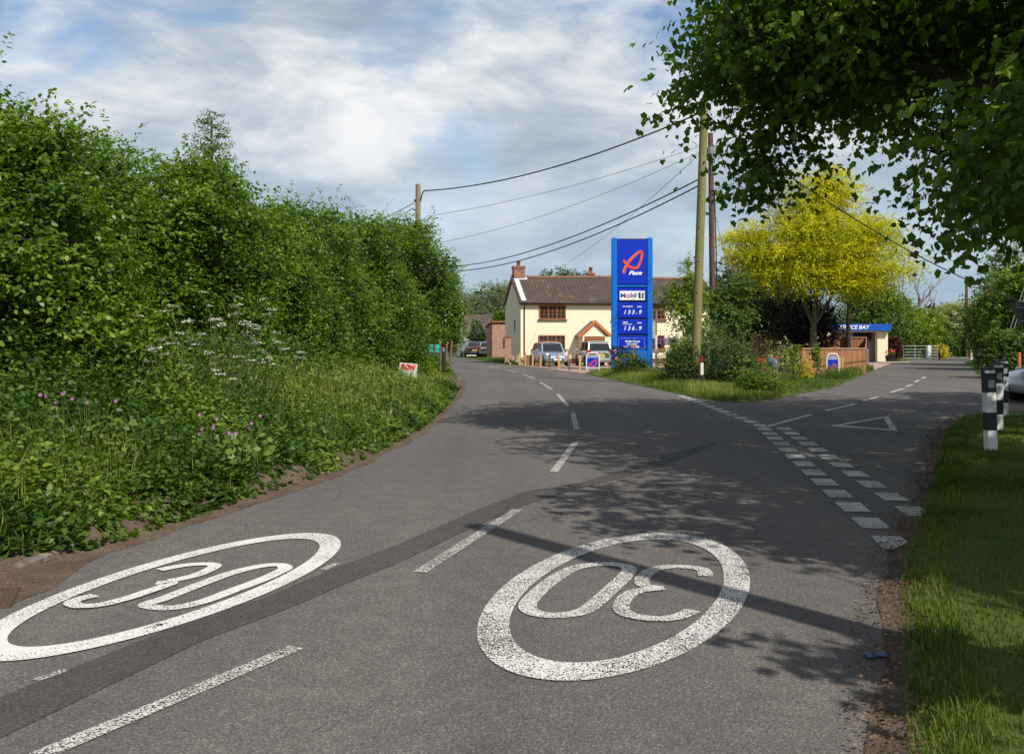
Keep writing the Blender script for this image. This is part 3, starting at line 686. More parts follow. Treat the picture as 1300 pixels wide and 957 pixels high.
# whippy shoots that stick out of the hedge top
# conifer peeping over the hedge
def conifer(base, h, r, label, lm, seed, n=900, lsz=.12):
    rg = np.random.default_rng(seed); root = thing('conifer', base, label, 'conifer')
    z = h*(1-rg.random(n)**.7*.85); rad = r*(1-z/h)**.8+.05; az = rg.uniform(0, 2*math.pi, n)
    P = np.stack([np.cos(az)*rad*.3, np.sin(az)*rad*.3, z], 1); D = np.stack([np.cos(az), np.sin(az), .35+rg.normal(0, .2, n)], 1)
    LV = Leaves(); sprays(LV, rg, P, D, rad*.9+.2, 10, lsz, T_LONG, .1, None, .5, 1.0); LV.build('crown', lm, root)
    mb = MB(); mb.tube([(0,0,-.1), (0,0,h*.98)], [.14, .02], 8); mb.build('trunk', M_bark, root); return root
conifer((-7.0,23.2,.3), 6.6, 1.25, 'spiky conifer tip showing above the hedge', L_mid, 5, 1100, .11)

# cow parsley with white umbels in front of the hedge
M_umbel = pm('white_blossom', (.72,.72,.62), (.60,.62,.50), 30, .8)
M_stem = pm('green_stem', (.09,.13,.03), (.06,.09,.025), 12, .7)
M_mallow = pm('mallow_petal', (.36,.12,.36), (.26,.07,.27), 30, .6)
def umbel_plant(base, h, label, n_umb, seed):
    rr = random.Random(seed); rg = np.random.default_rng(seed)
    root = thing('cow_parsley', base, label, 'wildflower', group='cow parsley in front of the hedge')
    st = MB(); fl = Leaves()
    for k in range(n_umb):
        tip = Vector((rr.uniform(-.75, .75), rr.uniform(-.6, .6), h*rr.uniform(.55, 1.05)))
        limb(st, (rr.uniform(-.1, .1), rr.uniform(-.1, .1), 0), tip, .007, .004, 5, .06, rr, 5)
        for j in range(rr.randrange(7, 13)):
            a = rr.uniform(0, 6.28); q = tip+Vector((math.cos(a)*rr.uniform(.01, .085), math.sin(a)*rr.uniform(.01, .085), rr.uniform(.02, .05)))
            st.tube([tip, q], .0025, 3, cap=False)
            m = 9; P = np.array(q)+rg.normal(0, .014, (m, 3))*[1, 1, .3]
            fl.add(leaf_geo(P, rg.normal(0, 1, (m, 3))*[1, 1, .1], np.array([0, 0, 1.])+rg.normal(0, .3, (m, 3)), rg.uniform(.012, .022, m), T_PETAL), 6, rg.random(m))
    st.build('stem', M_stem, root); fl.build('blossom', M_umbel, root)
    LV = Leaves(); n = 130; P = np.stack([rg.normal(0, .35, n), rg.normal(0, .3, n), rg.uniform(.1, h*.75, n)], 1)
    sprays(LV, rg, P, np.concatenate([rg.normal(0, .7, (n, 2)), rg.uniform(.2, 1, (n, 1))], 1), .3, 9, .06, T_DIA, .4, None, .7); LV.build('foliage', M_weed, root)
for i, (px, py, Y, h, n, lab) in enumerate([(262,490,12.9,1.75,26,'tall white cow parsley against the dark hedge, fullest clump'),(232,500,12.2,1.3,12,'shorter white cow parsley clump left of the fullest one'),(292,490,14.6,1.9,20,'tall white cow parsley right of the fullest clump'),(318,500,14.2,1.2,10,'low pale cow parsley nearest the road verge grass')]):
    p = AT(px, py, Y); umbel_plant((p[0], Y, .3), h, lab, n, 100+i)
def mallow(base, label, seed, h=.7):
    rr = random.Random(seed); rg = np.random.default_rng(seed)
    root = thing('mallow_plant', base, label, 'wildflower', group='pink mallow plants on the left verge')
    st = MB(); fl = Leaves(); LV = Leaves()
    for k in range(6):
        tip = Vector((rr.uniform(-.35, .35), rr.uniform(-.3, .3), h*rr.uniform(.75, 1.15)))
        limb(st, (0, 0, 0), tip, .006, .004, 4, .06, rr, 5)
        for j in range(1 if k % 3 else 2):
            c = tip+Vector((rr.uniform(-.05, .05), rr.uniform(-.05, .05), rr.uniform(-.04, .03))); ax = nrm(np.array([rr.uniform(-.5, .9), -1, rr.uniform(.2, 1)])); 
            u = nrm(np.cross(ax, [0, 0, 1.])); v = np.cross(ax, u); t = np.arange(5)*2*math.pi/5
            a = u*np.cos(t)[:, None]+v*np.sin(t)[:, None]+ax*.3
            fl = Leaves(); fl.add(leaf_geo(np.tile(np.array(c), (5, 1)), a, np.tile(ax, (5, 1)), np.full(5, .019), T_PETAL), 6, rg.random(5)).build('flower', M_mallow, root)
    n = 50; P = np.stack([rg.normal(0, .22, n), rg.normal(0, .2, n), rg.uniform(.1, h*.8, n)], 1)
    LV.add(leaf_geo(P, rg.normal(0, 1, (n, 3)), np.array([.2, -.5, .8])+rg.normal(0, .4, (n, 3)), rg.uniform(.06, .1, n), T_MAPLE), 10, rg.uniform(.4, .9, n))
    st.build('stem', M_stem, root); LV.build('foliage', M_weed, root)
for i, (px, py, Y, lab, h) in enumerate([(118,545,9.9,'pink mallow flowering in the nettles, the left one',.75),(262,562,10.6,'pink mallow low in the verge, middle of the three',.5),(298,575,10.4,'pink mallow nearest the rough grass, right of the three',.55)]):
    p = AT(px, py, Y); mallow((p[0], Y, max(.2, p[2]-h*.9)), lab, 200+i, h)

# ------------------------------------------------------------------ the overhanging sycamore and its neighbour on the right
def big_tree(name, base, label, lobes, n, lsz, seed, limbs_to, tr=.38, cat='tree', M=9, L=.85):
    rg = np.random.default_rng(seed); rr = random.Random(seed); root = thing(name, base, label, cat)
    P, O = lobes_points(rg, lobes, n, .75, .46, .7, 1.3, .35, .5)
    D = O*[1, 1, .35] + np.array([0, 0, .05]) + rg.normal(0, .4, O.shape)
    LV = Leaves(); tone = .4+.2*vnoise(P, .8, seed)+rg.normal(0, .1, len(P))
    sprays(LV, rg, P-nrm(D)*L*.5, D, L*rg.uniform(.7, 1.3, len(P)), M, lsz, T_MAPLE, .36, tone, .7, .9, .38, .45)
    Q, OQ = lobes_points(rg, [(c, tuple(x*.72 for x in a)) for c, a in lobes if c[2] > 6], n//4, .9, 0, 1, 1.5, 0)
    LV.add(leaf_geo(Q, rg.normal(0, 1, Q.shape), np.array([0, 0, 1.])+rg.normal(0, .5, Q.shape), lsz*rg.uniform(1.5, 2.4, len(Q)), T_OVAL), 6, rg.uniform(.1, .4, len(Q)))  # large hidden leaves added so the crown casts a more solid shadow
    LV.build('crown', L_syc, root)
    mb = MB(); tp = limb(mb, (0, 0, -.2), (0, 0, 6.5), tr, tr*.6, 9, .02, rr, 14)
    mb.tube([(0,0,-.2), (0,0,.4)], [tr*1.5, tr*1.0], 14); net = []
    for i, (st, e, r) in enumerate(limbs_to): net += limb(mb, tp[st], e, r, r*.18, 10, .08, rr, 9)[2:]
    for i in range(520):
        q = Vector(P[rr.randrange(len(P))]); e = min(net, key=lambda p: (p-q).length)
        if (e-q).length < 3.5: limb(mb, e, q, .022, .005, 5, .12, rr, 5)
    mb.build('trunk', M_bark, root); return root
B = (9.6, 14.4, 0)
lob = [((-2.4,.6,7.2),(3.4,3.8,1.9)), ((-4.3,1.2,6.7),(2.3,2.6,1.5)), ((-4.9,-.2,6.9),(2.2,2.3,1.4)), ((-1.8,3.6,7.0),(2.8,3.6,1.7)), ((-1.4,-3.4,6.6),(3.2,3.8,2.4)), ((-3.0,-5.0,7.2),(2.6,3.0,1.8)),
       ((0,0,9),(4.5,5,3)), ((.4,2.2,4.6),(2.0,2.6,1.4)), ((2,5,6.5),(3,3.5,2.6)), ((-3.6,3.4,7.4),(2.4,2.8,1.5)), ((-2.2,-8.2,6.4),(2.4,2.4,1.8)), ((-5.3,2.2,4.7),(.9,.9,.7)), ((-4.5,-4.6,3.5),(1.0,1.5,1.1)), ((-2.2,.2,4.0),(1.3,2,.9)), ((-5.9,.4,3.95),(.4,.5,.4)), ((-5.5,.2,6.0),(1.3,1.8,1.2)), ((-6.5,1.1,5.8),(.9,1.2,.8)), ((-5.2,1.6,5.2),(1.0,1.2,.7)), ((-5.4,1.4,7.0),(1.3,1.8,1.3)), ((-4.6,1.8,6.2),(1.3,1.6,1.0)), ((-1.3,-.6,3.5),(1.2,1.6,1.0)), ((-4.9,-9.2,5.2),(1.5,1.6,1.0)), ((-2.0,-7.2,5.0),(2,2.2,1.1)), ((-.6,-5.2,4.6),(1.8,2.0,1.0))]
big_tree('sycamore_tree', B, 'large sycamore overhanging the junction from the right', lob, 12400, .13, 21,
    [(6, (-6.2, .6, 6.3), .2), (7, (-4.2, 3.4, 6.8), .16), (5, (-1.4, 4.8, 5.2), .15), (6, (-3.2, -4.6, 7.2), .17), (8, (.5, .5, 11), .16), (5, (-.4, 2.4, 4.0), .1), (7, (2.4, 5.2, 6.6), .14), (6, (-1.6, -8, 6.6), .14)])
B2 = (19.6, 17.6, 0)
lob2 = [((-3.4,-1.2,6.0),(3.4,3.6,2.4)), ((-5.4,1.4,5.6),(2.6,3.2,2.0)), ((0,0,8.2),(5,5,3)), ((-1.6,4.4,6.2),(3.6,3.4,2.4)), ((-5,-4,6.4),(2.6,2.6,1.8)), ((2.5,3.5,6),(3.5,3.5,2.4)), ((-3,6.4,5.4),(2.6,2.2,1.7))]
big_tree('sycamore_tree', B2, 'second sycamore further back along the side road verge', lob2, 4200, .2, 22,
    [(6, (-5, .8, 5.6), .2), (7, (0, 0, 10), .18), (5, (-1.8, 4.4, 6.2), .15), (6, (-4.4, -3.6, 6.2), .15), (6, (2.4, 3, 6.2), .15)], .36, M=8, L=1.0)

B3 = (10.4, 3.0, 0)
lob3 = [((0,0,7),(3.2,3.2,2.4)), ((-2.6,-.8,6.2),(1.7,1.7,1.3)), ((-3.0,-3.4,4.8),(1.6,1.8,1.0)), ((-1.6,1.6,6.2),(2.2,2.2,1.6)), ((-3.2,.8,5.4),(1.8,1.6,1.1)), ((-4.1,.3,6.6),(.9,1.1,.7)), ((-6.1,-1.6,4.4),(.6,.5,.4)), ((.6,2.4,6.4),(2.4,2.2,1.6))]
big_tree('sycamore_tree', B3, 'third sycamore beside the camera shading the right lawn', lob3, 4200, .17, 23, [(6, (-1.8, 1.8, 6.2), .15), (7, (0, 0, 8.6), .15), (5, (-3.0, -3.2, 4.8), .14), (5, (-6.0, -1.6, 4.5), .1), (6, (.8, 2.6, 6.4), .12)], .3, M=8, L=.9)
# ------------------------------------------------------------------ trees and shrubs around the junction
p = AT(1033,470,50); yb = (p[0], 50, 0)
rr = random.Random(3); lob = [((.2,0,8.4),(2.3,2.3,1.9)), ((-.1,0,7.1),(3.9,3.3,1.1)), ((.9,.3,5.9),(4.4,3.5,.85)), ((-2.1,-.5,5.9),(3.0,2.5,.6)), ((2.2,-.6,5.1),(2.9,2.4,.6)), ((-1.2,-.8,4.9),(2.7,2.2,.6)), ((.9,0,9.2),(1.2,1.2,1.2)), ((2.9,.2,7.0),(1.9,2.0,.9)), ((-3.2,0,6.7),(1.7,1.6,.5)), ((1.2,-1,4.4),(2.4,1.6,.5))]
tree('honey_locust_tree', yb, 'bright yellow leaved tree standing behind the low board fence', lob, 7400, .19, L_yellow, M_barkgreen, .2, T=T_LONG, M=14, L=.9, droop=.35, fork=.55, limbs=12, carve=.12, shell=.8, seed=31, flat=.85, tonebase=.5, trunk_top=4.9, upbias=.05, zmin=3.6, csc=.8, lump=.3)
p = AT(1078,470,54)
tree('slender_tree', (p[0], 54, 0), 'dark bare stemmed tree rising behind the board fence beside the yellow tree', [((-.2,0,5.2),(1.8,1.5,1.0)), ((.6,.2,4.6),(1.5,1.3,.8))], 420, .2, L_lime, M_barkdark, .15, M=9, L=.7, seed=32, trunk_top=5.2, fork=.75, carve=.3)
p = AT(968,470,60)
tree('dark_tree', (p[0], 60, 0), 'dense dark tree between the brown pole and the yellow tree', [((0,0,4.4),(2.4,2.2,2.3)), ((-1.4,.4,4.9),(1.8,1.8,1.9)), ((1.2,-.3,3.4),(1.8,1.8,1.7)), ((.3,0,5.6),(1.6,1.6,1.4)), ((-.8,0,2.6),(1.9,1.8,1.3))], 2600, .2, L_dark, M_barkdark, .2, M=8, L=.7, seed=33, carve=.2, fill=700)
p = AT(1050,470,52.5)
tree('purple_leaved_bush', (p[0], 52.5, 0), 'purple leaved bush behind the low board fence', [((-.2,0,2.2),(1.0,1.0,1.0)), ((-.9,.2,2.0),(1.0,1,1.1)), ((.0,.3,2.9),(.7,.7,.7)), ((-1.6,.6,2.3),(1.0,1,1.2))], 1000, .14, L_purple, M_barkdark, .08, M=8, L=.55, seed=34, carve=.25, fill=300, stems=2, cat='bush')
p = AT(1008,470,56)
tree('dark_leaved_tree', (p[0], 56, 0), 'small very dark leaved tree left of the yellow tree trunk', [((0,0,2.7),(1.6,1.3,1.5)), ((-.8,0,3.6),(1.2,1.2,1.1)), ((.7,0,3.4),(1.1,1.1,1.2))], 1300, .16, L_dark, M_barkdark, .1, M=8, L=.6, seed=35, carve=.25, fill=300)
p = AT(868,470,41)
tree('young_ash_tree', (p[0], 41, 0), 'loose light green tree between the price sign and the yellow green pole', [((0,0,2.9),(.95,.9,.8)), ((.2,0,4.1),(.75,.7,.75)), ((-.35,0,3.5),(.8,.7,.6)), ((.4,0,2.2),(.9,.8,.6)), ((.15,0,4.9),(.35,.35,.4)), ((.5,0,3.4),(.7,.7,.8))], 560, .13, L_lime, M_bark, .06, M=10, L=.6, seed=36, carve=.35, shell=.9, trunk_top=3.4, droop=.5)
p = AT(905,470,44)
tree('young_tree', (p[0]+.6, 44, 0), 'bushy green tree behind the two poles', [((.2,0,2.8),(1.1,1.0,1.1)), ((.5,0,3.9),(.9,.9,.9)), ((-.3,0,3.2),(.9,.9,.9))], 620, .15, L_mid, M_bark, .07, M=9, L=.6, seed=37, carve=.3, shell=.8)
# shrubs round the pole foot
for i, (px, Y, lob, n, lm, lab) in enumerate([
    (903, 35.0, [((0,0,.8),(1.2,.9,.85)), ((-.7,.2,.6),(.9,.8,.6)), ((.8,.3,.8),(.9,.8,.8)), ((.2,.4,1.5),(.8,.6,.6)), ((-.5,.4,1.3),(.45,.4,.5)), ((.1,.5,1.9),(.35,.3,.5)), ((-1.1,.2,.9),(.3,.3,.45))], 1500, L_shrub, 'wide leafy shrub wrapped around the foot of the yellow green pole'),
    (942, 33.6, [((0,0,.55),(.7,.6,.6)), ((.2,.2,.85),(.4,.4,.5)), ((-.3,.2,1.1),(.4,.4,.5))], 640, L_shrub, 'pale leaved shrub right of the pole foot shrub'),
    (858, 36, [((0,0,.6),(.7,.6,.7)), ((.2,.1,.9),(.45,.4,.45))], 420, L_lime, 'yellowish young shrub right of the price sign'),
    (975, 28.6, [((0,0,.3),(.55,.5,.32)), ((-.4,.2,.35),(.5,.4,.35))], 380, L_lime, 'low lime green shrub at the island tip'),
    (800, 45, [((0,0,.4),(.7,.5,.45)), ((.5,0,.35),(.5,.4,.4))], 300, L_mid, 'grassy green shrub under the price sign'),
    (872, 37, [((0,0,.9),(.8,.7,.8)), ((.3,0,1.4),(.6,.5,.5))], 600, L_mid, 'dark green shrub just left of the pole foot'),
    (992, 50, [((0,0,.65),(.8,.7,.6)), ((.5,0,.6),(.6,.6,.5))], 420, L_varieg, 'cream variegated shrub by the pink path')]):
    tree('shrub', (G(px, 600)[0]*0+(px-CX)/F*Y, Y, 0), lab, lob, n, .085 if Y < 40 else .11, lm, M_bark, .03, M=8, L=.5, seed=300+i, carve=.38, whips=14, csc=1.6, cat='shrub', fill=120, stems=3, limbs=5, twigs=20, zmin=.05, upbias=.6)
def sapling(px, py, h, r, lab, lm, seed, lsz=.16):
    x, y, _ = G(px, py)
    tree('sapling', (x, y, 0), lab, [((0,0,h*.58),(r*.55,r*.55,h*.36)), ((0,0,h*.8),(r*.35,r*.35,h*.18))], 62, lsz*.72, lm, M_bark, .025, T=T_OVAL, M=8, L=.3, seed=seed, carve=.05, shell=.9, trunk_top=h*.9, limbs=5, twigs=10, cat='sapling', zmin=.25)
sapling(1009,482,1.5,.38,'young sapling on the island lawn left of the small yellow bush',L_lime,71)
sapling(1036,482,1.55,.36,'young sapling on the island lawn right of the small yellow bush',L_lime,72)
x, y, _ = G(1022,482); tree('yellow_bush', (x, y, 0), 'small golden bush between the two saplings', [((0,0,.3),(.25,.22,.3)), ((0,0,.6),(.14,.14,.22))], 130, .08, L_gold, M_bark, .02, M=8, L=.25, seed=73, cat='bush', twigs=5, zmin=.03)
x, y, _ = G(1062,480); tree('grass_tuft', (x-.2, y, 0), 'brownish tuft of tall grass beside the white arched sign', [((0,0,.25),(.22,.2,.25))], 110, .12, M_rough, M_bark, .02, T=T_LONG, M=6, L=.5, seed=74, cat='grass tuft', twigs=4, zmin=.03, upbias=1.5)
# roses under the price sign
x, y = (792-CX)/F*50, 50.
rs = tree('rose_bush', (x, y, 0), 'rose bush with pink blooms at the foot of the price sign', [((0,0,.75),(.5,.4,.55)), ((-.3,0,1.0),(.35,.3,.35)), ((.35,0,.6),(.35,.3,.4))], 300, .09, L_dark, M_barkdark, .03, M=8, L=.4, seed=75, cat='bush', zmin=.1, stems=2)
rg = np.random.default_rng(9); M_rose = pm('rose_petal', (.62,.10,.10), (.70,.25,.22), 12, .6)
for k in range(11):
    LV = Leaves(); c = np.array([rg.uniform(-.55, .6), -.42+rg.uniform(-.1, .1), rg.uniform(.35, 1.35)]); n = 14
    LV.add(leaf_geo(c+rg.normal(0, .03, (n, 3)), rg.normal(0, 1, (n, 3)), rg.normal(0, 1, (n, 3)), rg.uniform(.07, .11, n), T_PETAL), 6, rg.random(n)).build('bloom', M_rose, rs)

# ------------------------------------------------------------------ trees behind
def bg(name, px, Y, top, rx, lm, lab, n, lsz, seed, low=.5, cat='tree', T=T_DIA, bm=M_bark, grp=None, carve=.12, fill=900, M=8, L=None, ry=None):
    zt = H-(top-HY)/F*Y; rr = random.Random(seed); lob = []
    for k in range(7):
        q = rr.random(); z = low+(zt-low)*(.25+.55*q); lob.append(((rr.uniform(-.6, .6)*rx*(1.15-q), rr.uniform(-.5, .5)*rx, z), (rx*rr.uniform(.4, .65), rx*rr.uniform(.4, .65), (zt-low)*rr.uniform(.18, .28))))
    lob.append(((0,0,low+(zt-low)*.45),(rx*.85,rx*.7,(zt-low)*.42))); lob.append(((rr.uniform(-.2,.2)*rx,0,low+(zt-low)*.76),(rx*.5,rx*.5,(zt-low)*.26)))
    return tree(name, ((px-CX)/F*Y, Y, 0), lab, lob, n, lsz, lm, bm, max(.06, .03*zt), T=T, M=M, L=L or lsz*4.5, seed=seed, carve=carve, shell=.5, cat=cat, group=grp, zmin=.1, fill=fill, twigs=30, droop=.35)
bg('broadleaf_tree', 563, 66, 344, 1.4, L_hedge, 'dark green tree standing beyond the end of the hedge', 2400, .2, 401)
bg('broadleaf_tree', 577, 120, 372, 2.4, L_mid, 'mid green tree left of the small tiled house', 1200, .26, 402)
bg('broadleaf_tree', 545, 82, 345, 2.4, L_dark, 'dark tree behind the turquoise boards', 1200, .25, 403)
bg('willow_tree', 612, 150, 358, 7.5, L_grey, 'broad grey green willow left of the cream house', 3600, .42, 404, cat='willow', T=T_LONG)
bg('willow_tree', 650, 158, 360, 7.0, L_grey, 'grey green willow touching the cream house chimney', 3200, .42, 405, cat='willow', T=T_LONG)
bg('willow_tree', 572, 165, 361, 6.0, L_grey, 'grey green willow half hidden by the hedge end', 2600, .45, 406, cat='willow', T=T_LONG)
for i, (px, tp, rx, lab) in enumerate([(692,344,4.6,'leftmost of the three treetops over the cream house roof'),(725,342,4.8,'middle of the three treetops over the cream house roof'),(752,348,3.6,'treetop just left of the right hand house chimney')]):
    bg('distant_tree', px, 150, tp, rx, L_far, lab, 2400, .42, 410+i, grp='treetops behind the cream house')
bg('small_tree', 636, 96, 392, 1.3, L_lime, 'bright green small tree behind the brick garden building', 420, .22, 415)
bg('grey_shrub', 606, 98, 404, 1.2, L_grey, 'grey feathery shrub over the small tiled house', 380, .16, 416, cat='shrub')
bg('broadleaf_tree', 1103, 92, 352, 4.6, L_mid, 'green tree behind the service bay roof', 1800, .28, 420)
bg('broadleaf_tree', 1140, 96, 372, 4.0, L_lime, 'light green tree right of the service bay', 1500, .26, 421)
bg('broadleaf_tree', 1172, 99, 388, 3.4, L_lime, 'yellow green bushy tree behind the metal gate', 1300, .26, 422)
bg('variegated_tree', 1214, 101, 381, 3.3, L_varieg, 'cream variegated tree beside the thin pole at the road end', 1500, .28, 423)
bg('broadleaf_tree', 1195, 135, 385, 5.0, L_dark, 'dark distant tree below the dead branches', 800, .4, 424)
bg('broadleaf_tree', 1296, 62, 305, 3.5, L_mid, 'large dark green tree on the right above the black and white posts', 2600, .22, 425, bm=M_barkdark)
bg('broadleaf_tree', 1276, 78, 345, 2.0, L_hedge, 'dark green tree half hidden behind the large tree on the right', 1500, .24, 426)
bg('broadleaf_tree', 1312, 52, 318, 3.6, L_hedge, 'dark tree at the right edge of the photo behind the sign', 1700, .2, 427)
bg('roadside_bush', 1281, 42, 417, 1.35, L_mid, 'rounded bright green bush behind the black and white posts', 1000, .12, 430, low=.1, cat='bush')
bg('roadside_bush', 1254, 66, 430, 1.1, L_dark, 'low dark bush at the foot of the right hand trees', 600, .15, 431, low=.05, cat='bush')
bg('red_leaved_bush', 1134, 73.5, 426, .75, L_red, 'dark red bush beside the service bay wall', 420, .12, 432, low=.05, cat='bush')
bg('golden_conifer', 1193, 86, 437, .7, L_gold, 'small golden bush by the gate post', 280, .14, 433, low=.05, cat='bush')
bg('yellow_green_hedge', 531, 33.5, 446, .6, L_lime, 'yellow green clipped bush behind the hand painted board', 900, .1, 434, low=.05, cat='bush')
bg('yellow_green_hedge', 549, 45.5, 452, .75, L_mid, 'dark low bush left of the red topped posts', 400, .1, 435, low=.05, cat='bush')
# clipped hedge at the end of the side road
rg = np.random.default_rng(77); n = 5200
hx0, hx1, hy = (1146-CX)/F*97, (1236-CX)/F*97, 97.
hr = thing('clipped_hedge', ((hx0+hx1)/2, hy, 0), 'clipped green hedge behind the metal gate', 'hedge')
W2 = (hx1-hx0)/2; P = np.stack([rg.uniform(-W2, W2, n), np.where(rg.random(n) < .6, -.6, rg.uniform(-.6, .6, n)), rg.uniform(.05, 1.75, n)], 1); tp = rg.random(n) < .3; P[tp, 2] = 1.75
LV = Leaves(); LV.add(leaf_geo(np.repeat(P, 4, 0)+rg.normal(0, .09, (n*4, 3)), rg.normal(0, 1, (n*4, 3)), np.array([0, -.6, .6])+rg.normal(0, .5, (n*4, 3)), rg.uniform(.12, .2, n*4), T_OVAL), 6, np.repeat(.4+.3*vnoise(P, .8), 4)+rg.normal(0, .12, n*4))
LV.build('foliage', L_hedge, hr)
mb = MB(); [mb.tube([(x, rg.uniform(-.2, .2), -.05), (x+rg.uniform(-.1, .1), 0, 1.5)], [.04, .02], 6) for x in np.linspace(-W2+.2, W2-.2, 14)]; mb.build('stem', M_barkdark, hr)
# dead tree
dr = thing('dead_tree', ((1166-CX)/F*118, 118, 0), 'dead tree with bare pale branches against the sky', 'tree'); mb = MB(); rr = random.Random(8)
tp = limb(mb, (0,0,-.2), (.3,0,6.4), .3, .16, 7, .05, rr, 8)
for e in [(-2.0,0,8.6),(-.9,.4,9.4),(.5,0,9.9),(2.6,0,8.9),(3.6,.3,9.2),(1.2,-.4,8.2),(-2.6,0,7.6),(2.2,0,7.3),(-.2,.5,8.8)]:
    l = limb(mb, tp[rr.randrange(4, 8)], e, .1, .03, 7, .16, rr, 6)
    for k in range(5): q = l[rr.randrange(3, 8)]; limb(mb, q, q+Vector((rr.uniform(-1, 1), rr.uniform(-.5, .5), rr.uniform(-.1, .9))), .035, .012, 4, .2, rr, 4)
mb.build('trunk', pm('dead_wood', (.30,.25,.22), (.20,.16,.14), 4, .9), dr)
# ------------------------------------------------------------------ materials for built things
M_render = pm('cream_render', (.84,.77,.57), (.78,.71,.51), 1.5, .9, .15, bscale=60, grime=((.66,.60,.44), 1.3, .62, .80))
M_timber = pm('orange_brown_timber', (.36,.12,.035), (.25,.075,.022), 7, .55, .1)
M_glass = pm('window_glass', (.012,.014,.016), (.03,.033,.036), 1.2, .08, spec=.8)
M_dark = pm('dark_interior', (.02,.018,.016), None, 4, .8)
M_black = pm('black_plastic', (.015,.015,.016), (.025,.025,.026), 9, .5)
M_white = pm('white_paint', (.76,.76,.74), (.66,.66,.63), 5, .5, grime=((.42,.40,.35), 7, .58, .75))
M_grey = pm('galvanised_steel', (.36,.37,.38), (.26,.27,.28), 9, .5, metal=.5)
M_lead = pm('lead_flashing', (.60,.61,.63), (.48,.49,.51), 6, .6)
M_board = pm('fence_board', (.40,.185,.085), (.24,.105,.05), 3.2, .8, .3, stretch=(3,3,.25), grime=((.12,.06,.035), 2.5, .55, .75))
M_boarddk = pm('weathered_wood', (.20,.15,.10), (.10,.075,.055), 6, .9, .4, stretch=(2,2,.3))
M_tan = pm('tan_post', (.58,.36,.12), (.46,.27,.09), 6, .8, .2, stretch=(2,2,.4))
def brick(name, c1, c2, mortar, sc=1.0, rot=False):
    m, nt, out = newmat(name); L = nt.links
    tc = N(nt, 'ShaderNodeTexCoord'); sp = N(nt, 'ShaderNodeSeparateXYZ'); L.new(tc.outputs['Object'], sp.inputs[0])
    ad = N(nt, 'ShaderNodeMath', operation='ADD'); L.new(sp.outputs[0], ad.inputs[0]); L.new(sp.outputs[1], ad.inputs[1])
    cb = N(nt, 'ShaderNodeCombineXYZ'); L.new(ad.outputs[0], cb.inputs[0]); L.new(sp.outputs[2], cb.inputs[1])
    b = N(nt, 'ShaderNodeTexBrick'); b.inputs['Scale'].default_value = sc; b.inputs['Brick Width'].default_value = .225; b.inputs['Row Height'].default_value = .075; b.inputs['Mortar Size'].default_value = .009
    b.inputs['Color1'].default_value = (*c1, 1); b.inputs['Color2'].default_value = (*c2, 1); b.inputs['Mortar'].default_value = (*mortar, 1); L.new(cb.outputs[0], b.inputs[0])
    n = N(nt, 'ShaderNodeTexNoise'); n.inputs['Scale'].default_value = 5; L.new(tc.outputs['Object'], n.inputs[0]); r = ramp(nt, [(.3, (.7,.7,.7)), (.7, (1.2,1.2,1.2))]); L.new(n.outputs[0], r.inputs[0])
    mx = N(nt, 'ShaderNodeMix', data_type='RGBA', blend_type='MULTIPLY'); mx.inputs['Factor'].default_value = 1; L.new(b.outputs['Color'], mx.inputs['A']); L.new(r.outputs[0], mx.inputs['B'])
    p = N(nt, 'ShaderNodeBsdfPrincipled'); p.inputs['Roughness'].default_value = .9; L.new(mx.outputs['Result'], p.inputs['Base Color']); L.new(p.outputs[0], out.inputs[0]); return m
M_brick = brick('red_brick', (.30,.105,.06), (.22,.075,.045), (.30,.24,.19))
M_brickpink = brick('old_pink_brick', (.42,.19,.13), (.33,.14,.10), (.40,.32,.26))
M_pan = pm('pantile', (.135,.10,.085), (.075,.06,.055), 2.2, .85, .3, bscale=12, grime=((.28,.15,.07), 1.1, .56, .72))
M_pot = pm('terracotta', (.36,.12,.06), (.26,.085,.045), 6, .85)
M_tyre = pm('tyre_rubber', (.018,.018,.018), (.03,.03,.03), 20, .85)
M_rim = pm('alloy_wheel', (.42,.43,.45), (.34,.35,.36), 9, .35, metal=.8)
M_lampred = pm('tail_lamp_red', (.50,.015,.02), (.34,.01,.015), 9, .2, coat=.5)
M_lampclear = pm('headlamp_glass', (.62,.64,.66), (.42,.44,.46), 9, .12, coat=.6)
M_carglass = pm('car_glass', (.014,.018,.022), (.03,.036,.042), 1.5, .06, spec=.9)
M_yplate = pm('yellow_number_plate', (.70,.56,.06), None, 5, .5)

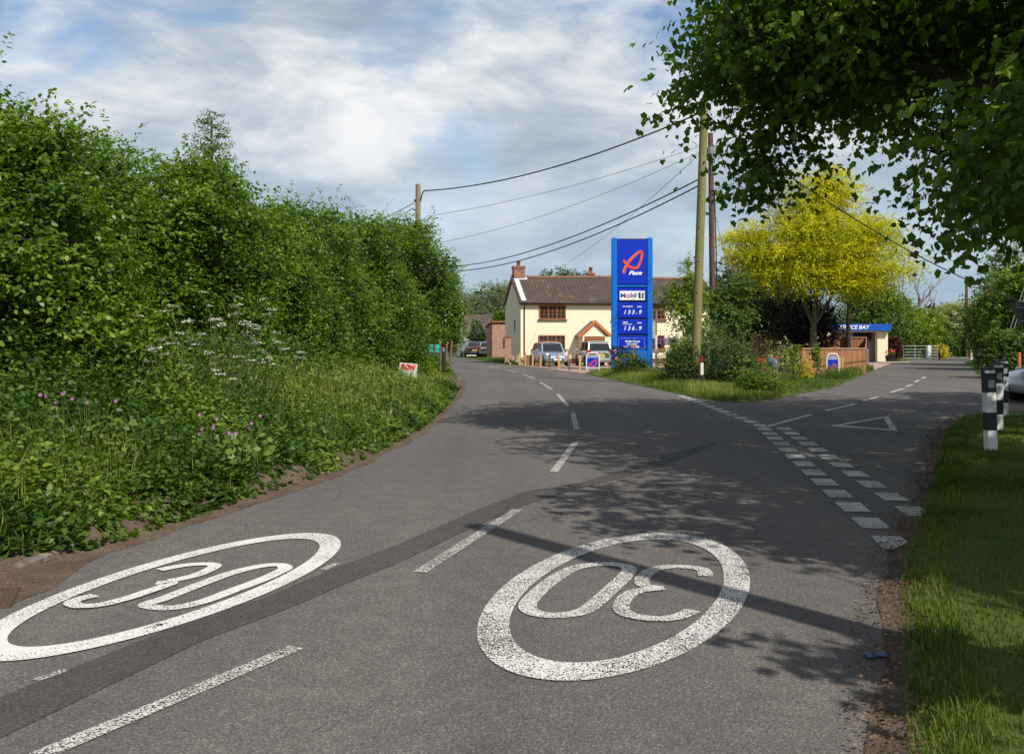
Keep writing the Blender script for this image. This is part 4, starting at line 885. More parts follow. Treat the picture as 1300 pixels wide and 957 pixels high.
# ------------------------------------------------------------------ cream house
hrot = R(11)
house = thing('cream_house', (.58, 67, 0), 'long cream rendered cottage with brown pantile roof and two brick chimneys', 'house', hrot)
HL, HD, EV, RG = 14.0, 5.6, 4.22, 6.0
MB().prism([(0,0),(HD,0),(HD,EV),(HD/2,RG-.08),(0,EV)], 0, HL, lambda p: (p[2], p[0], p[1])).build('wall', M_render, house)
MB().box((HL/2, -.012, .18), (HL+.03, .03, .36)).build('plinth', M_brick, house)
def pantiles(x0, x1, y0, z0, y1, z1, parent, tile=.25, rows=13, sgn=1, m=None):
    mb = MB(); nx = int((x1-x0)/tile)*6; vs = []; ph = random.Random(4); k = 0
    dl = Vector((0, y1-y0, z1-z0)); nv = Vector((0, -(z1-z0)*sgn, (y1-y0)*sgn)).normalized(); nv = nv if nv.z > 0 else -nv
    for r in range(rows):
        for e in (0, 1):
            t = (r+(e*1.02))/rows; lift = .032 if e == 0 else .004
            for i in range(nx+1):
                x = x0+(x1-x0)*i/nx; a = math.sin(2*math.pi*i/6+.4)*.038
                sag = -.035*math.sin(math.pi*(x-x0)/(x1-x0)*3)
                p = Vector((x, y0, z0))+dl*t+nv*(a+lift)+Vector((0, 0, sag)); vs.append(p)
    w = nx+1; fs = []
    for r in range(rows*2-1):
        for i in range(nx): fs.append((r*w+i, r*w+i+1, (r+1)*w+i+1, (r+1)*w+i))
    mb.add(vs, fs); return mb
sl = (RG-EV)/(HD/2)
rb = pantiles(-.12, HL+.12, -.28, EV-.28*sl+.12, HD/2, RG+.05, house)
rb.add(*(lambda q: (q.v, q.f))(pantiles(-.12, HL+.12, HD+.28, EV-.28*sl+.12, HD/2, RG+.05, house, rows=6, sgn=-1)))
roof = rb.build('roof', M_pan, house)
mb = MB()
for i in range(40): mb.tube([(-.1+i*.354, HD/2, RG+.07-.03*math.sin(math.pi*(i/40)*3)), (-.1+i*.354+.35, HD/2, RG+.07-.03*math.sin(math.pi*((i+1)/40)*3))], [.11, .105], 8)
mb.build('ridge_tile', pm('ridge_terracotta', (.30,.13,.07), (.16,.09,.06), 3, .85), roof)
mb = MB(); mb.box((HL/2, -.20, EV-.12), (HL+.2, .04, .20)); mb.build('fascia', M_timber, house)
mb = MB()
mb.tube([(-.1, -.33, EV-.10), (HL+.1, -.33, EV-.10)], .055, 8); mb.tube([(.25,-.28,EV-.1),(.25,-.07,EV-.35),(.25,-.06,.1)], .035, 6); mb.build('gutter', M_black, house)
for s, q in ((-1, -.30), (1, HD+.30)):
    mb = MB(); A = Vector((-.13, q, EV-.30*sl+.10)); Bv = Vector((-.13, HD/2, RG+.04)); d = Bv-A
    mb.add([A, Bv, Bv-Vector((0,0,.2)), A-Vector((0,0,.2)), A+Vector((.04,0,0)), Bv+Vector((.04,0,0)), Bv+Vector((.04,0,-.2)), A+Vector((.04,0,-.2))], [(0,1,2,3),(7,6,5,4),(0,4,5,1),(3,2,6,7)]); mb.build('bargeboard', pm('orange_bargeboard', (.55,.17,.05), (.42,.12,.04), 6, .6) if s < 0 else M_timber, house)
mb = MB(); u = Vector((0, HD/2+.28, RG-EV+.28*sl)).normalized(); nn = Vector((0, -u.z, u.y))
a = Vector((.02, -.2, EV-.2*sl+.12))+nn*.06; b = Vector((.02, HD/2, RG+.05))+nn*.06
mb.add([a, a+Vector((.34,0,0)), b-u*.5+Vector((.34,0,0)), b-u*.5+Vector((.95,0,0)), b-u*.12+Vector((.95,0,0)), b-u*.12], [(0,1,2,5),(2,3,4,5)]); mb.build('flashing', M_lead, roof)
def chimney(x, y, w, z0, z1, pot, parent):
    mb = MB(); mb.box((x, y, (z0+z1)/2), (w, w*.85, z1-z0)); mb.box((x, y, z1-.03), (w+.10, w*.85+.10, .10)); mb.box((x, y, z1+.045), (w+.03, w*.85+.03, .05)); o = mb.build('chimney', M_brick, parent)
    MB().lathe([(.14, z1+.07), (.12, z1+pot*.8), (.15, z1+pot*.82), (.15, z1+pot), (.10, z1+pot)], (x, y, 0), 12).build('chimney_pot', M_pot, o)
chimney(.42, HD/2, .78, 5.2, 6.72, .45, roof); chimney(5.75, HD/2+.35, .5, 5.4, 6.35, .48, roof)
def window(x, z0, z1, w, casements, parent, bars=(1, 2), y=-.0, sill=True, open_mid=False):
    mb = MB(); t = .075; yy = y-.02
    mb.box((x, yy, z1-t/2), (w, .10, t)); mb.box((x, yy, z0+t/2), (w, .10, t))
    for i in range(casements+1): mb.box((x-w/2+t/2+(w-t)*i/casements, yy, (z0+z1)/2), (t, .096, z1-z0-2*t))
    cw = (w-t)/casements
    for i in range(casements):
        cx = x-w/2+t/2+cw*(i+.5)
        for k in range(1, bars[0]+1): mb.box((cx-cw/2+cw*k/(bars[0]+1), yy-.006, (z0+z1)/2), (.028, .05, z1-z0-2*t))
        for k in range(1, bars[1]+1): mb.box((cx, yy-.004, z0+t+(z1-z0-2*t)*k/(bars[1]+1)), (cw-t, .05, .028))
    o = mb.build('window', M_timber, parent)
    MB().box((x, y-.004, (z0+z1)/2), (w-.02, .03, z1-z0-.02)).build('pane', M_glass, o)
    if sill: MB().box((x, y-.07, z0-.03), (w+.2, .16, .06)).build('sill', pm('brown_sill', (.19,.11,.06), (.13,.08,.05), 6, .8), o)
    return o
window(2.2, 3.02, 3.95, 1.85, 3, house); window(2.15, .95, 1.95, 1.85, 3, house); window(7.3, 3.0, 3.95, 1.8, 3, house)
window(9.6, 3.02, 3.95, 1.2, 2, house); window(9.4, .95, 1.95, 1.5, 3, house)
MB().box((-.012, 2.0, 2.6), (.03, .30, .75)).build('slit_window', pm('dull_brown_panel', (.16,.10,.075), None, 4, .8), house)
# porch
pc = 4.85; mb = MB()
for s in (-1, 1): mb.box((pc+s*.78, -.55, .93), (.12, 1.1, 1.86))
mb.prism([(-.84,1.86),(.84,1.86),(0,2.72)], -1.08, -1.0, lambda p: (pc+p[0], p[2], p[1])); pw = mb.build('porch', M_render, house)
mb = MB(); rw = Vector((1.08, 0, -.98)).length
for s in (-1, 1):
    mb.add([(pc, -1.2, 2.92), (pc+s*1.12, -1.2, 1.92), (pc+s*1.12, .0, 1.92), (pc, .0, 2.92), (pc, -1.2, 2.84), (pc+s*1.12, -1.2, 1.84), (pc+s*1.12, 0, 1.84), (pc, 0, 2.84)], [(0,1,2,3),(4,7,6,5),(0,4,5,1),(1,5,6,2),(2,6,7,3)])
mb.build('porch_roof', pm('porch_slate', (.17,.18,.20), (.11,.12,.13), 5, .7), pw)
mb = MB()
for s in (-1, 1):
    mb.add([(pc, -1.24, 2.98), (pc+s*1.18, -1.24, 1.94), (pc+s*1.18, -1.24, 1.70), (pc, -1.24, 2.72), (pc, -1.205, 2.98), (pc+s*1.18, -1.205, 1.94), (pc+s*1.18, -1.205, 1.70), (pc, -1.205, 2.72)], [(0,1,2,3),(7,6,5,4),(0,4,5,1),(3,2,6,7),(1,5,6,2)])
mb.build('porch_bargeboard', pm('orange_bargeboard', (.55,.17,.05)), pw)
mb = MB(); mb.box((pc, -1.04, 1.72), (1.44, .10, .18)); mb.box((pc, -.02, .95), (.9, .05, 1.86)); mb.build('door', M_timber, pw)
# single storey annexe seen through the trees
an = thing('cream_annexe', (13.6, 62, 0), 'low cream annexe with small tiled roof hidden behind trees and trellis', 'house', R(4))
MB().prism([(0,0),(4,0),(4,2.4),(2,3.7),(0,2.4)], 0, 6.4, lambda p: (p[2], p[0], p[1])).build('wall', M_render, an)
pr = pantiles(-.1, 6.5, -.2, 2.33, 2, 3.78, an, rows=7); pr.add(*(lambda q: (q.v, q.f))(pantiles(-.1, 6.5, 4.2, 2.33, 2, 3.78, an, rows=7, sgn=-1))); pr.build('roof', M_pan, an)
window(1.05, .9, 1.9, .75, 1, an); window(4.6, .9, 1.9, 1.2, 2, an)
# far tiled house and brick garden building
fh = thing('tiled_house', (-4.9, 103, 0), 'small cream house with brown tiled roof and white bargeboard far down the road', 'house', R(14))
MB().prism([(0,0),(4.2,0),(4.2,2.5),(2.1,4.2),(0,2.5)], 0, 7, lambda p: (p[2], p[0], p[1])).build('wall', M_render, fh)
pr = pantiles(-.3, 7.1, -.3, 2.3, 2.1, 4.3, fh, rows=8); pr.add(*(lambda q: (q.v, q.f))(pantiles(-.3, 7.1, 4.5, 2.3, 2.1, 4.3, fh, rows=8, sgn=-1))); pr.build('roof', M_pan, fh)
mb = MB()
for q in (-.35, 4.55):
    mb.add([(-.34, q, 2.32), (-.34, 2.1, 4.36), (-.34, 2.1, 4.05), (-.34, q, 2.04), (-.30, q, 2.32), (-.30, 2.1, 4.36), (-.30, 2.1, 4.05), (-.30, q, 2.04)], [(0,1,2,3),(7,6,5,4),(0,4,5,1),(3,2,6,7)])
mb.build('bargeboard', M_white, fh)
window(2.2, 1.0, 2.0, 1.2, 2, fh)
bb = thing('brick_outbuilding', (-1.75, 88, 0), 'old pink brick outbuilding left of the cream house gable', 'outbuilding', R(11))
MB().prism([(0,0),(3.2,0),(3.2,2.7),(0,3.1)], 0, 1.75, lambda p: (p[2], p[0], p[1])).build('wall', M_brickpink, bb)
pr = MB(); pr.box((.88, 1.6, 3.02), (2.0, 3.6, .1), Matrix.Rotation(R(-7), 4, 'X')); pr.build('roof', M_pot, bb)
MB().box((1.2, -.02, 1.35), (.4, .05, .9)).build('window', M_dark, bb)
pier = thing('brick_pier', (G(645,462)[0], 66.2, 0), 'orange brick gate pier at the corner of the cream house', 'pier')
mb = MB(); mb.box((0,0,.9), (.42,.42,1.8)); mb.build('shaft', M_brickpink, pier); MB().box((0,0,1.84), (.52,.52,.09), bev=.02).build('coping', M_pot, pier)
# log pile by the pier
lp = thing('log_pile', (.15, 65.2, 0), 'low pile of cut logs and stones beside the brick pier', 'log pile'); rr = random.Random(5)
for k in range(26):
    r = rr.uniform(.06, .12); x = rr.uniform(-.45, .75); z = .08+rr.randrange(0, 4)*.15
    MB().tube([(x, rr.uniform(-.1, .1), z), (x+rr.uniform(-.05, .05), .55, z)], r, 9).build('log', pm('cut_log', (.50,.38,.27), (.33,.24,.16), 8, .9), lp)
# low brick wall in front of the house
lw = MB(); lw.box((1.25, 0, .28), (2.4, .22, .56)); lw.box((1.25, 0, .59), (2.5, .30, .06)); o = lw.build('low_brick_wall', M_brick); o.location = (.9, 65.8, 0); o.rotation_euler = (0,0,R(6)); tag(o, 'low red brick wall behind the tan posts before the house', 'wall')

# ------------------------------------------------------------------ cars
def car(name, loc, rz, label, paint, length=3.95, width=1.7, height=1.48, kind='hatch', plates=('w','y'), lod=2):
    root = thing(name, loc, label, 'car', rz); Lh = length/2; W = width/2
    # stations along x (front = +x): x, z low, z belt, half width at sill, half width at belt
    bel = .92 if kind != 'estate' else .95
    st = [(-Lh, .42, .80, .60, .58), (-Lh+.06, .30, .90, .76, .74), (-Lh+.35, .22, bel+.03, .97, .94), (-Lh+.95, .2, bel+.03, 1, .96), (0, .2, bel, 1, .96), (Lh-1.25, .2, bel-.02, 1, .95), (Lh-.75, .22, .84, .98, .92), (Lh-.3, .24, .74, .90, .80), (Lh-.06, .30, .62, .74, .64), (Lh, .38, .55, .55, .50)]
    vs = []; fs = []; K = 9
    for x, zl, zb, ws, wb in st:
        h = zb-zl
        sec = [(0, zl), (ws*.82*W, zl), (ws*W*.985, zl+.10*h+.03), (ws*W, zl+.42*h), (ws*W*.995, zl+.62*h), (wb*W, zb-.07*h), (wb*W*.93, zb), (wb*W*.5, zb+.025), (0, zb+.03)]
        for y, z in sec: vs.append((x, y, z))
        for y, z in sec: vs.append((x, -y, z))
    n = len(st)
    for i in range(n-1):
        for s in (0, 1):
            for k in range(K-1):
                a = i*2*K+s*K+k; b = a+2*K
                fs.append((a, b, b+1, a+1) if s else (a, a+1, b+1, b))
    for i in (0, n-1):
        a = i*2*K; fs.append(tuple(a+k for k in range(K))+tuple(a+K+k for k in range(K-2, 0, -1)))
    MB().add(vs, fs, True).build('body', paint, root)
    # greenhouse: glass band, roof skin on top, pillars
    zr = height
    if kind == 'hatch': g = [(-Lh+.16, bel), (-Lh+.48, zr-.10), (-Lh+.85, zr-.01), (.05, zr), (.42, zr-.05), (Lh-1.02, bel-.08)]
    elif kind == 'estate': g = [(-Lh+.12, bel), (-Lh+.34, zr-.10), (-Lh+.62, zr-.01), (.15, zr), (.5, zr-.05), (Lh-1.15, bel-.08)]
    xb = [-Lh+.16, Lh-1.0]; tw = .75*W; bw = .925*W
    R0, RT0, RT1, F0 = g[0], g[1], g[4], g[5]
    q = lambda s: [(R0[0], s*bw*.93, R0[1]-.02), (F0[0], s*bw*.90, F0[1]), (RT1[0], s*tw, RT1[1]), (RT0[0], s*tw, RT0[1])]
    l, r = q(1), q(-1)
    def quad(pts, nm, k=1.0, off=(0,0,0)):
        c = sum((Vector(p) for p in pts), Vector())/len(pts)
        return MB().poly([c+(Vector(p)-c)*k+Vector(off) for p in pts])
    cab = MB(); cab.add(l+r, [(0,1,2,3), (7,6,5,4), (0,3,7,4), (1,5,6,2)]); cab.build('cabin_frame', paint, root)
    def glass(nm, pts, off): 
        quad(pts, nm, .88, off).build(nm, M_carglass, root)
    glass('windscreen', [l[1], r[1], r[2], l[2]], (.012, 0, .012)); glass('rear_window', [r[0], l[0], l[3], r[3]], (-.014, 0, .012))
    for s, Q in ((1, l), (-1, r)):
        Q = [Vector(p) for p in Q]; m0 = Q[0].lerp(Q[1], .47); m1 = Q[3].lerp(Q[2], .5)
        for pts in ([Q[0], m0, m1, Q[3]], [m0, Q[1], Q[2], m1]):
            glass('side_window', pts if s < 0 else pts, (0, s*.012, .004))
    rf = MB(); rows = []
    for x, z in g[1:5]:
        for y in np.linspace(-1, 1, 7): rf.v.append((x, y*tw*1.02, z+.05*(1-y*y)-.004))
    for i in range(3):
        for k in range(6): rf.f.append((i*7+k, i*7+7+k, i*7+8+k, i*7+k+1)); rf.sm.append(True)
    rf.build('roof', paint, root)
    wb_ = .62*length/2; wr = .30
    for x in (-wb_*1.02, wb_*1.04):
        for s in (-1, 1):
            wo = MB().lathe([(wr*.62, -.095), (wr*.93, -.095), (wr, -.06), (wr, .06), (wr*.93, .095), (wr*.62, .095)], (x, s*(W-.085), wr), 24, 'y').build('wheel', M_tyre, root)
            rm = MB(); rm.lathe([(wr*.62, -.08), (wr*.62, .08)], (x, s*(W-.085), wr), 20, 'y')
            for k in range(6):
                a = k*math.pi/3; rm.box((x+math.cos(a)*wr*.3, s*(W-.0), wr+math.sin(a)*wr*.3), (wr*.6, .02, .05), Matrix.Rotation(-a, 4, 'Y'))
            rm.build('rim', M_rim, wo)
            MB().lathe([(wr+.075, -.05), (wr+.075, .012)], (x, s*(W-.01), wr+.015), 24, 'y').build('wheel_arch', M_black, root)
    for s in (-1, 1):
        hb = MB(); hb.lathe([(.02, -.05), (.13, -.03), (.15, .03), (.10, .075), (.02, .09)], (Lh-.26, s*W*.66, .68), 14, 'x'); hb.build('headlight', M_lampclear, root)
        MB().box((-Lh+.10, s*W*.76, .86), (.20, .20, .30), Matrix.Rotation(R(-s*18), 4, 'Z'), .05).build('tail_light', M_lampred, root)
        mi = MB(); mi.box((Lh-1.22, s*(W+.09), .98), (.10, .20, .13), None, .035); mi.build('mirror', paint, root)
    gr = MB(); gr.box((Lh-.015, 0, .40), (.06, .86*W, .14), None, .02); gr.build('grille', M_black, root)
    bp = MB(); bp.box((-Lh+.03, 0, .42), (.12, 1.45*W, .20), None, .05); bp.build('bumper', paint, root)
    MB().box((Lh+.02, 0, .42), (.02, .52, .11)).build('front_number_plate', M_white, root)
    MB().box((-Lh-.01, 0, .66), (.02, .52, .11), Matrix.Rotation(R(-8), 4, 'Y')).build('rear_number_plate', M_yplate, root)
    return root
P_blue = pm('pale_blue_car_paint', (.30,.38,.46), (.27,.35,.43), 3, .28, metal=.35, coat=.8)
P_silver = pm('silver_car_paint', (.52,.53,.55), (.47,.48,.50), 3, .3, metal=.4, coat=.8)
P_dark = pm('dark_grey_car_paint', (.07,.075,.085), (.06,.065,.07), 3, .28, metal=.3, coat=.8)
P_red = pm('red_car_paint', (.35,.03,.03), (.30,.025,.025), 3, .28, coat=.8)
car('parked_car', (2.35, 62.3, .01), R(-77), 'pale blue hatchback parked nose out before the cream house', P_blue, 3.75, 1.72, 1.46)
car('parked_car', (5.15, 62.6, .01), R(97), 'silver hatchback parked tail out by the porch', P_silver, 4.0, 1.75, 1.53)
car('parked_car', (-3.9, 96, .01), R(100), 'dark grey estate car parked far down the road', P_dark, 4.4, 1.75, 1.5, 'estate')
car('parked_car', (-2.05, 95, .01), R(80), 'pale car parked beside the dark grey estate', P_silver, 3.9, 1.7, 1.48)
car('parked_car', (14.75, 25.6, .01), R(176), 'silver car nosing in at the right edge on the gravel', P_silver, 4.1, 1.72, 1.46)
car('parked_car', (16.6, 28.6, .01), R(176), 'red car behind the silver car at the right edge', P_red, 4.0, 1.72, 1.5)

# ------------------------------------------------------------------ the price sign
SY = 53.0
def sx(px): return (px-802)/F*SY
def sz(py): return H-(py-HY)/F*SY
sign = thing('price_sign', ((802-CX)/F*SY, SY, 0), 'tall blue fuel price totem sign beside the main road', 'sign')
M_az = pm('azure_sign_post', (.005,.17,.70), (.006,.13,.54), 3, .3, stretch=(3,3,.3)); M_bl = pm('deep_blue_panel', (.004,.026,.52), (.006,.034,.42), 2.5, .3, stretch=(3,3,.4))
M_ink = pm('sign_white', (.85,.85,.85), (.8,.8,.8), 5, .5); M_or = pm('orange_red_logo', (.80,.085,.022), (.74,.07,.02), 5, .45); M_pk = pm('pale_pink_edge', (.85,.50,.42), None, 5, .5)
M_mb = pm('word_blue', (.01,.11,.42), None, 5, .5); M_mr = pm('word_red', (.72,.02,.03), None, 5, .5); M_gap = pm('sign_shadow_gap', (.012,.02,.05), None, 5, .6)
zt = sz(302)
for x in (sx(779.6), sx(824.4)):
    mb = MB(); mb.box((x, 0, zt/2-.1), (.29, .52, zt+.2), None, .06); mb.build('post', M_az, sign)
MB().box((0, .02, (zt+sz(470))/2), (sx(822)-sx(782), .34, zt-.12)).build('backing', M_gap, sign)
MB().box((0, -.02, (sz(444)+.05)/2), (sx(821)-sx(783), .40, sz(444)-.05)).build('lower_panel', M_az, sign)
yf = -.215
def panel(y0, y1, m=M_bl, inset=0):
    return MB().box((0, yf+.09, (sz(y0)+sz(y1))/2), (sx(820.6)-sx(783.4), .18, sz(y0)-sz(y1)), None, .02).build('panel', m, sign)
p1 = panel(305, 361.5); MB().box((0, yf+.10, sz(363.3)), (sx(821)-sx(783), .2, .09)).build('rail', M_az, sign)
p2 = panel(366, 382); p3 = panel(384, 403.5); p4 = panel(405.5, 424); p5 = panel(426, 443.5)
def on(px, py): return (sx(px), sz(py))
tfs = lambda y: (lambda p: (p[0], y, p[1]))
cl = lambda pts: [on(770+x*.094, 295+y*.094) for x, y in pts]
path = cl([(225,560),(245,500),(272,445),(310,385),(360,335),(410,290),(455,262),(472,290),(466,345),(440,425),(402,484),(345,483),(300,465),(272,445),(245,412),(228,376)])
P1 = smooth_path(path, 5)
w_ = [.13]*len(P1)
mb = MB(); mb.ribbon([tuple(p) for p in P1[:36]], .13, False, tfs(yf-.012)); mb.build('logo', M_or, p1); mb = MB(); mb.ribbon([tuple(p) for p in P1[35:]], .13, False, tfs(yf-.016)); mb.build('logo', M_or, p1)
mb = MB(); P2 = smooth_path([(x-.055, z+.035) for x, z in path[:7]], 4); mb.ribbon([tuple(p) for p in P2], .035, False, tfs(yf-.009)); mb.build('logo_edge', M_pk, p1)
rot = (R(90), 0, 0)
def tx(s, px, py, hpx, wpx, m, par, shear=0, bold=.01, nm='lettering'):
    return text_obj(s, hpx/F*SY*1.38, m, par, (sx(px), yf-.006, sz(py)), rot, nm, shear, bold, 'CENTER', wpx/F*SY)
tx('Pace', 805.5, 347, 5.2, 17, M_ink, p1, .35, .012)
MB().box((0, yf-.008, sz(375.4)), (sx(817.5)-sx(786), .02, sz(369.6)-sz(381.2))).build('white_plate', M_ink, p2)
yw = yf-.022
def tx2(s, x0, x1, py, hpx, m, nm='lettering'): return text_obj(s, hpx/F*SY*1.38, m, p2, (sx((x0+x1)/2), yw, sz(py)), rot, nm, 0, .008, 'CENTER', (x1-x0)/F*SY)
tx2('M', 787.2, 793.6, 375.6, 5.6, M_mb); tx2('bil', 800, 807.4, 375.2, 6.0, M_mb)
mb = MB(); c = on(796.9, 376.4); mb.ribbon([(c[0]+math.cos(t)*.08, c[1]+math.sin(t)*.08) for t in np.linspace(0, 2*math.pi, 20)[:-1]], .055, True, tfs(yw)); mb.build('lettering', M_mr, p2)
MB().box((sx(813.2), yw+.001, sz(375.5)), (sx(816.4)-sx(810), .006, sz(372)-sz(379))).build('black_square', M_black, p2)
text_obj('1', 6.0/F*SY*1.38, M_ink, p2, (sx(813.4), yw-.006, sz(375.5)), rot, 'numeral', 0, .015)
tx('1 3 3 . 9', 802, 396.6, 5.0, 22, M_ink, p3, .25, .008); tx('1 3 6 . 9', 802, 417, 5.0, 22, M_ink, p4, .25, .008)
tx('UNLEADED 95', 796.3, 389.4, 1.5, 12.6, M_ink, p3, 0, .004); tx('LITRE', 811, 389.7, 1.5, 5.5, M_ink, p3, 0, .004)
tx('DIESEL', 793.2, 409.3, 1.5, 6.4, M_ink, p4, 0, .004); tx('LOW SULPHUR', 796, 411.8, 1.2, 12, M_ink, p4, 0, .002); tx('LITRE', 811, 410, 1.5, 5.5, M_ink, p4, 0, .004)
tx('Bridge Garage', 802.5, 433.2, 2.3, 18.5, M_ink, p5, 0, .004); tx('Charsfield', 801.6, 436.7, 2.3, 13, M_ink, p5, 0, .004); tx('01473 737485', 801, 440.2, 2.2, 20, M_ink, p5, 0, .004)
mb = MB(); q = [on(784.8, 429.2), on(817.6, 429.2), on(817.6, 442.4), on(784.8, 442.4)]
for a, b in zip(q, q[1:]+q[:1]): mb.ribbon([a, b], .02, False, tfs(yf-.006))
mb.build('border_line', pm('pale_blue_line', (.16,.30,.75), None, 5, .5), p5)

# ------------------------------------------------------------------ arched A-boards
def aboard(loc, rz, label, w=.66, h=1.0, topbar=True):
    r = thing('advertising_board', loc, label, 'sign board', rz)
    mb = MB(); pts = [(-w/2, 0, 0), (-w/2, 0, h-.22), (-w/2+.05, 0, h-.08), (-w/4, 0, h), (w/4, 0, h), (w/2-.05, 0, h-.08), (w/2, 0, h-.22), (w/2, 0, 0)]
    mb.tube([tuple(p) for p in smooth_path(pts, 3)], .035, 8); mb.tube([(-w/2, 0, .12), (w/2, 0, .12)], .025, 6)
    for s in (-1, 1): mb.box((s*w/2, 0, .025), (.07, .5, .05), None, .01)
    mb.build('frame', M_white, r)
    pn = MB(); pn.box((0, 0, (h-.28+.17)/2+.02), (w-.09, .03, h-.28-.14)); pn = pn.build('panel', M_bl, r)
    hd = MB(); hd.box((0, 0, h-.17), (w-.12, .028, .15)); hd.build('header', pm('grey_header', (.33,.38,.48), (.28,.32,.42), 9, .5), r)
    cy, s = (h-.28)/2+.05, (w-.09)*.42
    pth = [(-s, cy-s*.75), (-s*.55, cy-s*.2), (0, cy+s*.35), (s*.7, cy+s*.85), (s*.78, cy+s*.1), (s*.35, cy-s*.55), (-.3*s, cy-s*.45), (-s*.75, cy+s*.15)]
    lg = MB(); lg.ribbon([tuple(p) for p in smooth_path(pth, 4)], .055, False, lambda p: (p[0], -.021, p[1])); lg.build('logo', M_or, pn)
    return r
x, y, _ = G(752.5,470.5); aboard((x, y, .01), R(0), 'arched blue board with red logo between the silver car and price sign', .66, .92)
x, y, _ = G(1057,479); aboard((x, y, .01), R(-6), 'white arched sign with blue panel in front of the board fence', .50, 1.0)
for px, py, lb in ((1066.5,478,'pale tan timber post just right of the white arched sign'),(1069.5,478.5,'second tan timber post right of the white arched sign, nearer the road'),(1050,478,'tan timber post behind the left leg of the white arched sign')):
    x, y, _ = G(px, py); o = MB().box((0, 0, .42), (.075, .075, .88), None, .012).build('timber_post', M_tan); o.location = (x, y, 0); tag(o, lb, 'post', 'tan posts by the white arched sign')
# tan posts along the forecourt
names = ['far left, at the log pile', 'second from the log pile', 'third from the log pile, before the blue car wheel', 'fourth from the log pile, before the blue car', 'fifth from the log pile, before the blue car bonnet', 'sixth from the log pile, before the blue car number plate', 'seventh from the log pile, between the two cars', 'nearest the arched blue board']
p0 = None
for i, (px, py) in enumerate([(659.5,463.5),(667,464.5),(676.3,465.3),(686.2,466),(697.3,467),(709.6,468.2),(722.8,470),(736,472.6)]):
    x, y, _ = G(px, py)
    if p0 is None:
        p0 = MB(); p0.box((0, 0, .38), (.11, .11, .84), None, .02); p0 = p0.build('bollard', M_tan); o = p0
    else:
        o = p0.copy(); COL.objects.link(o)
    o.location = (x, y, 0); o.rotation_euler = (R(random.uniform(-1.5, 1.5)), R(random.uniform(-2, 2)), R(random.uniform(-10, 10))); o.scale = (1, 1, random.uniform(.95, 1.08))
    tag(o, 'tan square timber post, '+names[i], 'bollard', 'tan timber posts along the forecourt')

# ------------------------------------------------------------------ fuel pump, post with arm, flower basket, clutter behind the sign
fp = thing('fuel_pump', ((852.5-CX)/F*56, 56, 0), 'white and blue fuel pump half hidden behind the shrubs', 'fuel pump')
MB().box((0, 0, .45), (.58, .45, .9), None, .03).build('base', M_az, fp); MB().lathe([(.30, .9), (.27, 1.02), (.16, 1.14), (.05, 1.17)], (0, 0, 0), 16).build('shoulder', M_white, fp)
mb = MB(); mb.box((0, 0, 1.55), (.72, .42, .42), None, .05); hd = mb.build('head', M_white, fp); MB().box((.08, -.215, 1.56), (.34, .012, .22)).build('display', M_dark, hd)
mb = MB(); mb.box((.0, 0, 1.25), (.16, .2, .24)); mb.build('neck', M_grey, fp)
mb = MB(); mb.tube([tuple(p) for p in smooth_path([(.33, -.1, 1.0), (.42, -.16, 1.3), (.45, -.16, .7), (.40, -.14, .2), (.30, -.1, .6)], 5)], .02, 6); mb.box((.32, -.1, 1.02), (.05, .07, .22)); mb.build('hose', M_black, fp)
fpost = thing('forecourt_post', ((833-CX)/F*57, 57, 0), 'white forecourt post with dark cross bar right of the price sign', 'post')
MB().box((0, 0, .95), (.12, .12, 1.9), None, .015).build('lower_post', M_white, fpost); MB().box((0, 0, 2.6), (.09, .09, 1.4), None, .01).build('upper_post', pm('brown_grey_post', (.22,.17,.15), (.17,.13,.12), 5, .7), fpost)
MB().box((.15, 0, 3.36), (.95, .10, .12), None, .02).build('cross_bar', M_boarddk, fpost); MB().box((-.16, -.02, 2.2), (.22, .05, 1.0), None, .01).build('notice_board', pm('pale_notice', (.52,.52,.52), (.38,.33,.30), 3, .6), fpost)
bk = thing('hanging_basket', ((839-CX)/F*60, 60, 1.2), 'small hanging basket of purple flowers by the forecourt post', 'flower basket')
MB().lathe([(.05, -.05), (.2, .05), (.26, .2)], (0, 0, 0), 12).build('basket', M_dark, bk)
LV = Leaves(); rg = np.random.default_rng(3); n = 160; d = ball(rg, n)*[.30, .30, .22]+np.array([0, 0, .25]); LV.add(leaf_geo(d, rg.normal(0, 1, (n, 3)), d, rg.uniform(.07, .12, n), T_PETAL), 6, rg.random(n)); LV.build('bloom', pm('purple_petal', (.10,.05,.20), (.18,.08,.25), 12, .6), bk)
mb = MB(); mb.tube([(0, 0, .2), (0, .1, .95)], .01, 5); mb.tube([(0, .1, .95), (0, 1.5, 1.0)], .015, 5); mb.build('chain', M_black, bk)
tr = thing('timber_planter', ((868-CX)/F*54, 54, 0), 'orange brown timber planter behind the young ash tree', 'planter')
MB().box((0, 0, .85), (1.3, .5, .34), None, .02).build('box', M_board, tr)
mb = MB(); [mb.box((s*.55, 0, .34), (.09, .4, .68)) for s in (-1, 1)]; mb.build('leg', M_board, tr)
LV = Leaves(); n = 170; d = np.stack([rg.uniform(-.6, .6, n), rg.uniform(-.2, .2, n), rg.uniform(1.0, 1.35, n)], 1); LV.add(leaf_geo(d, rg.normal(0, 1, (n, 3)), rg.normal(0, 1, (n, 3))+[0, 0, 1], rg.uniform(.08, .14, n), T_OVAL), 6, rg.random(n)); LV.build('plant', L_lime, tr)

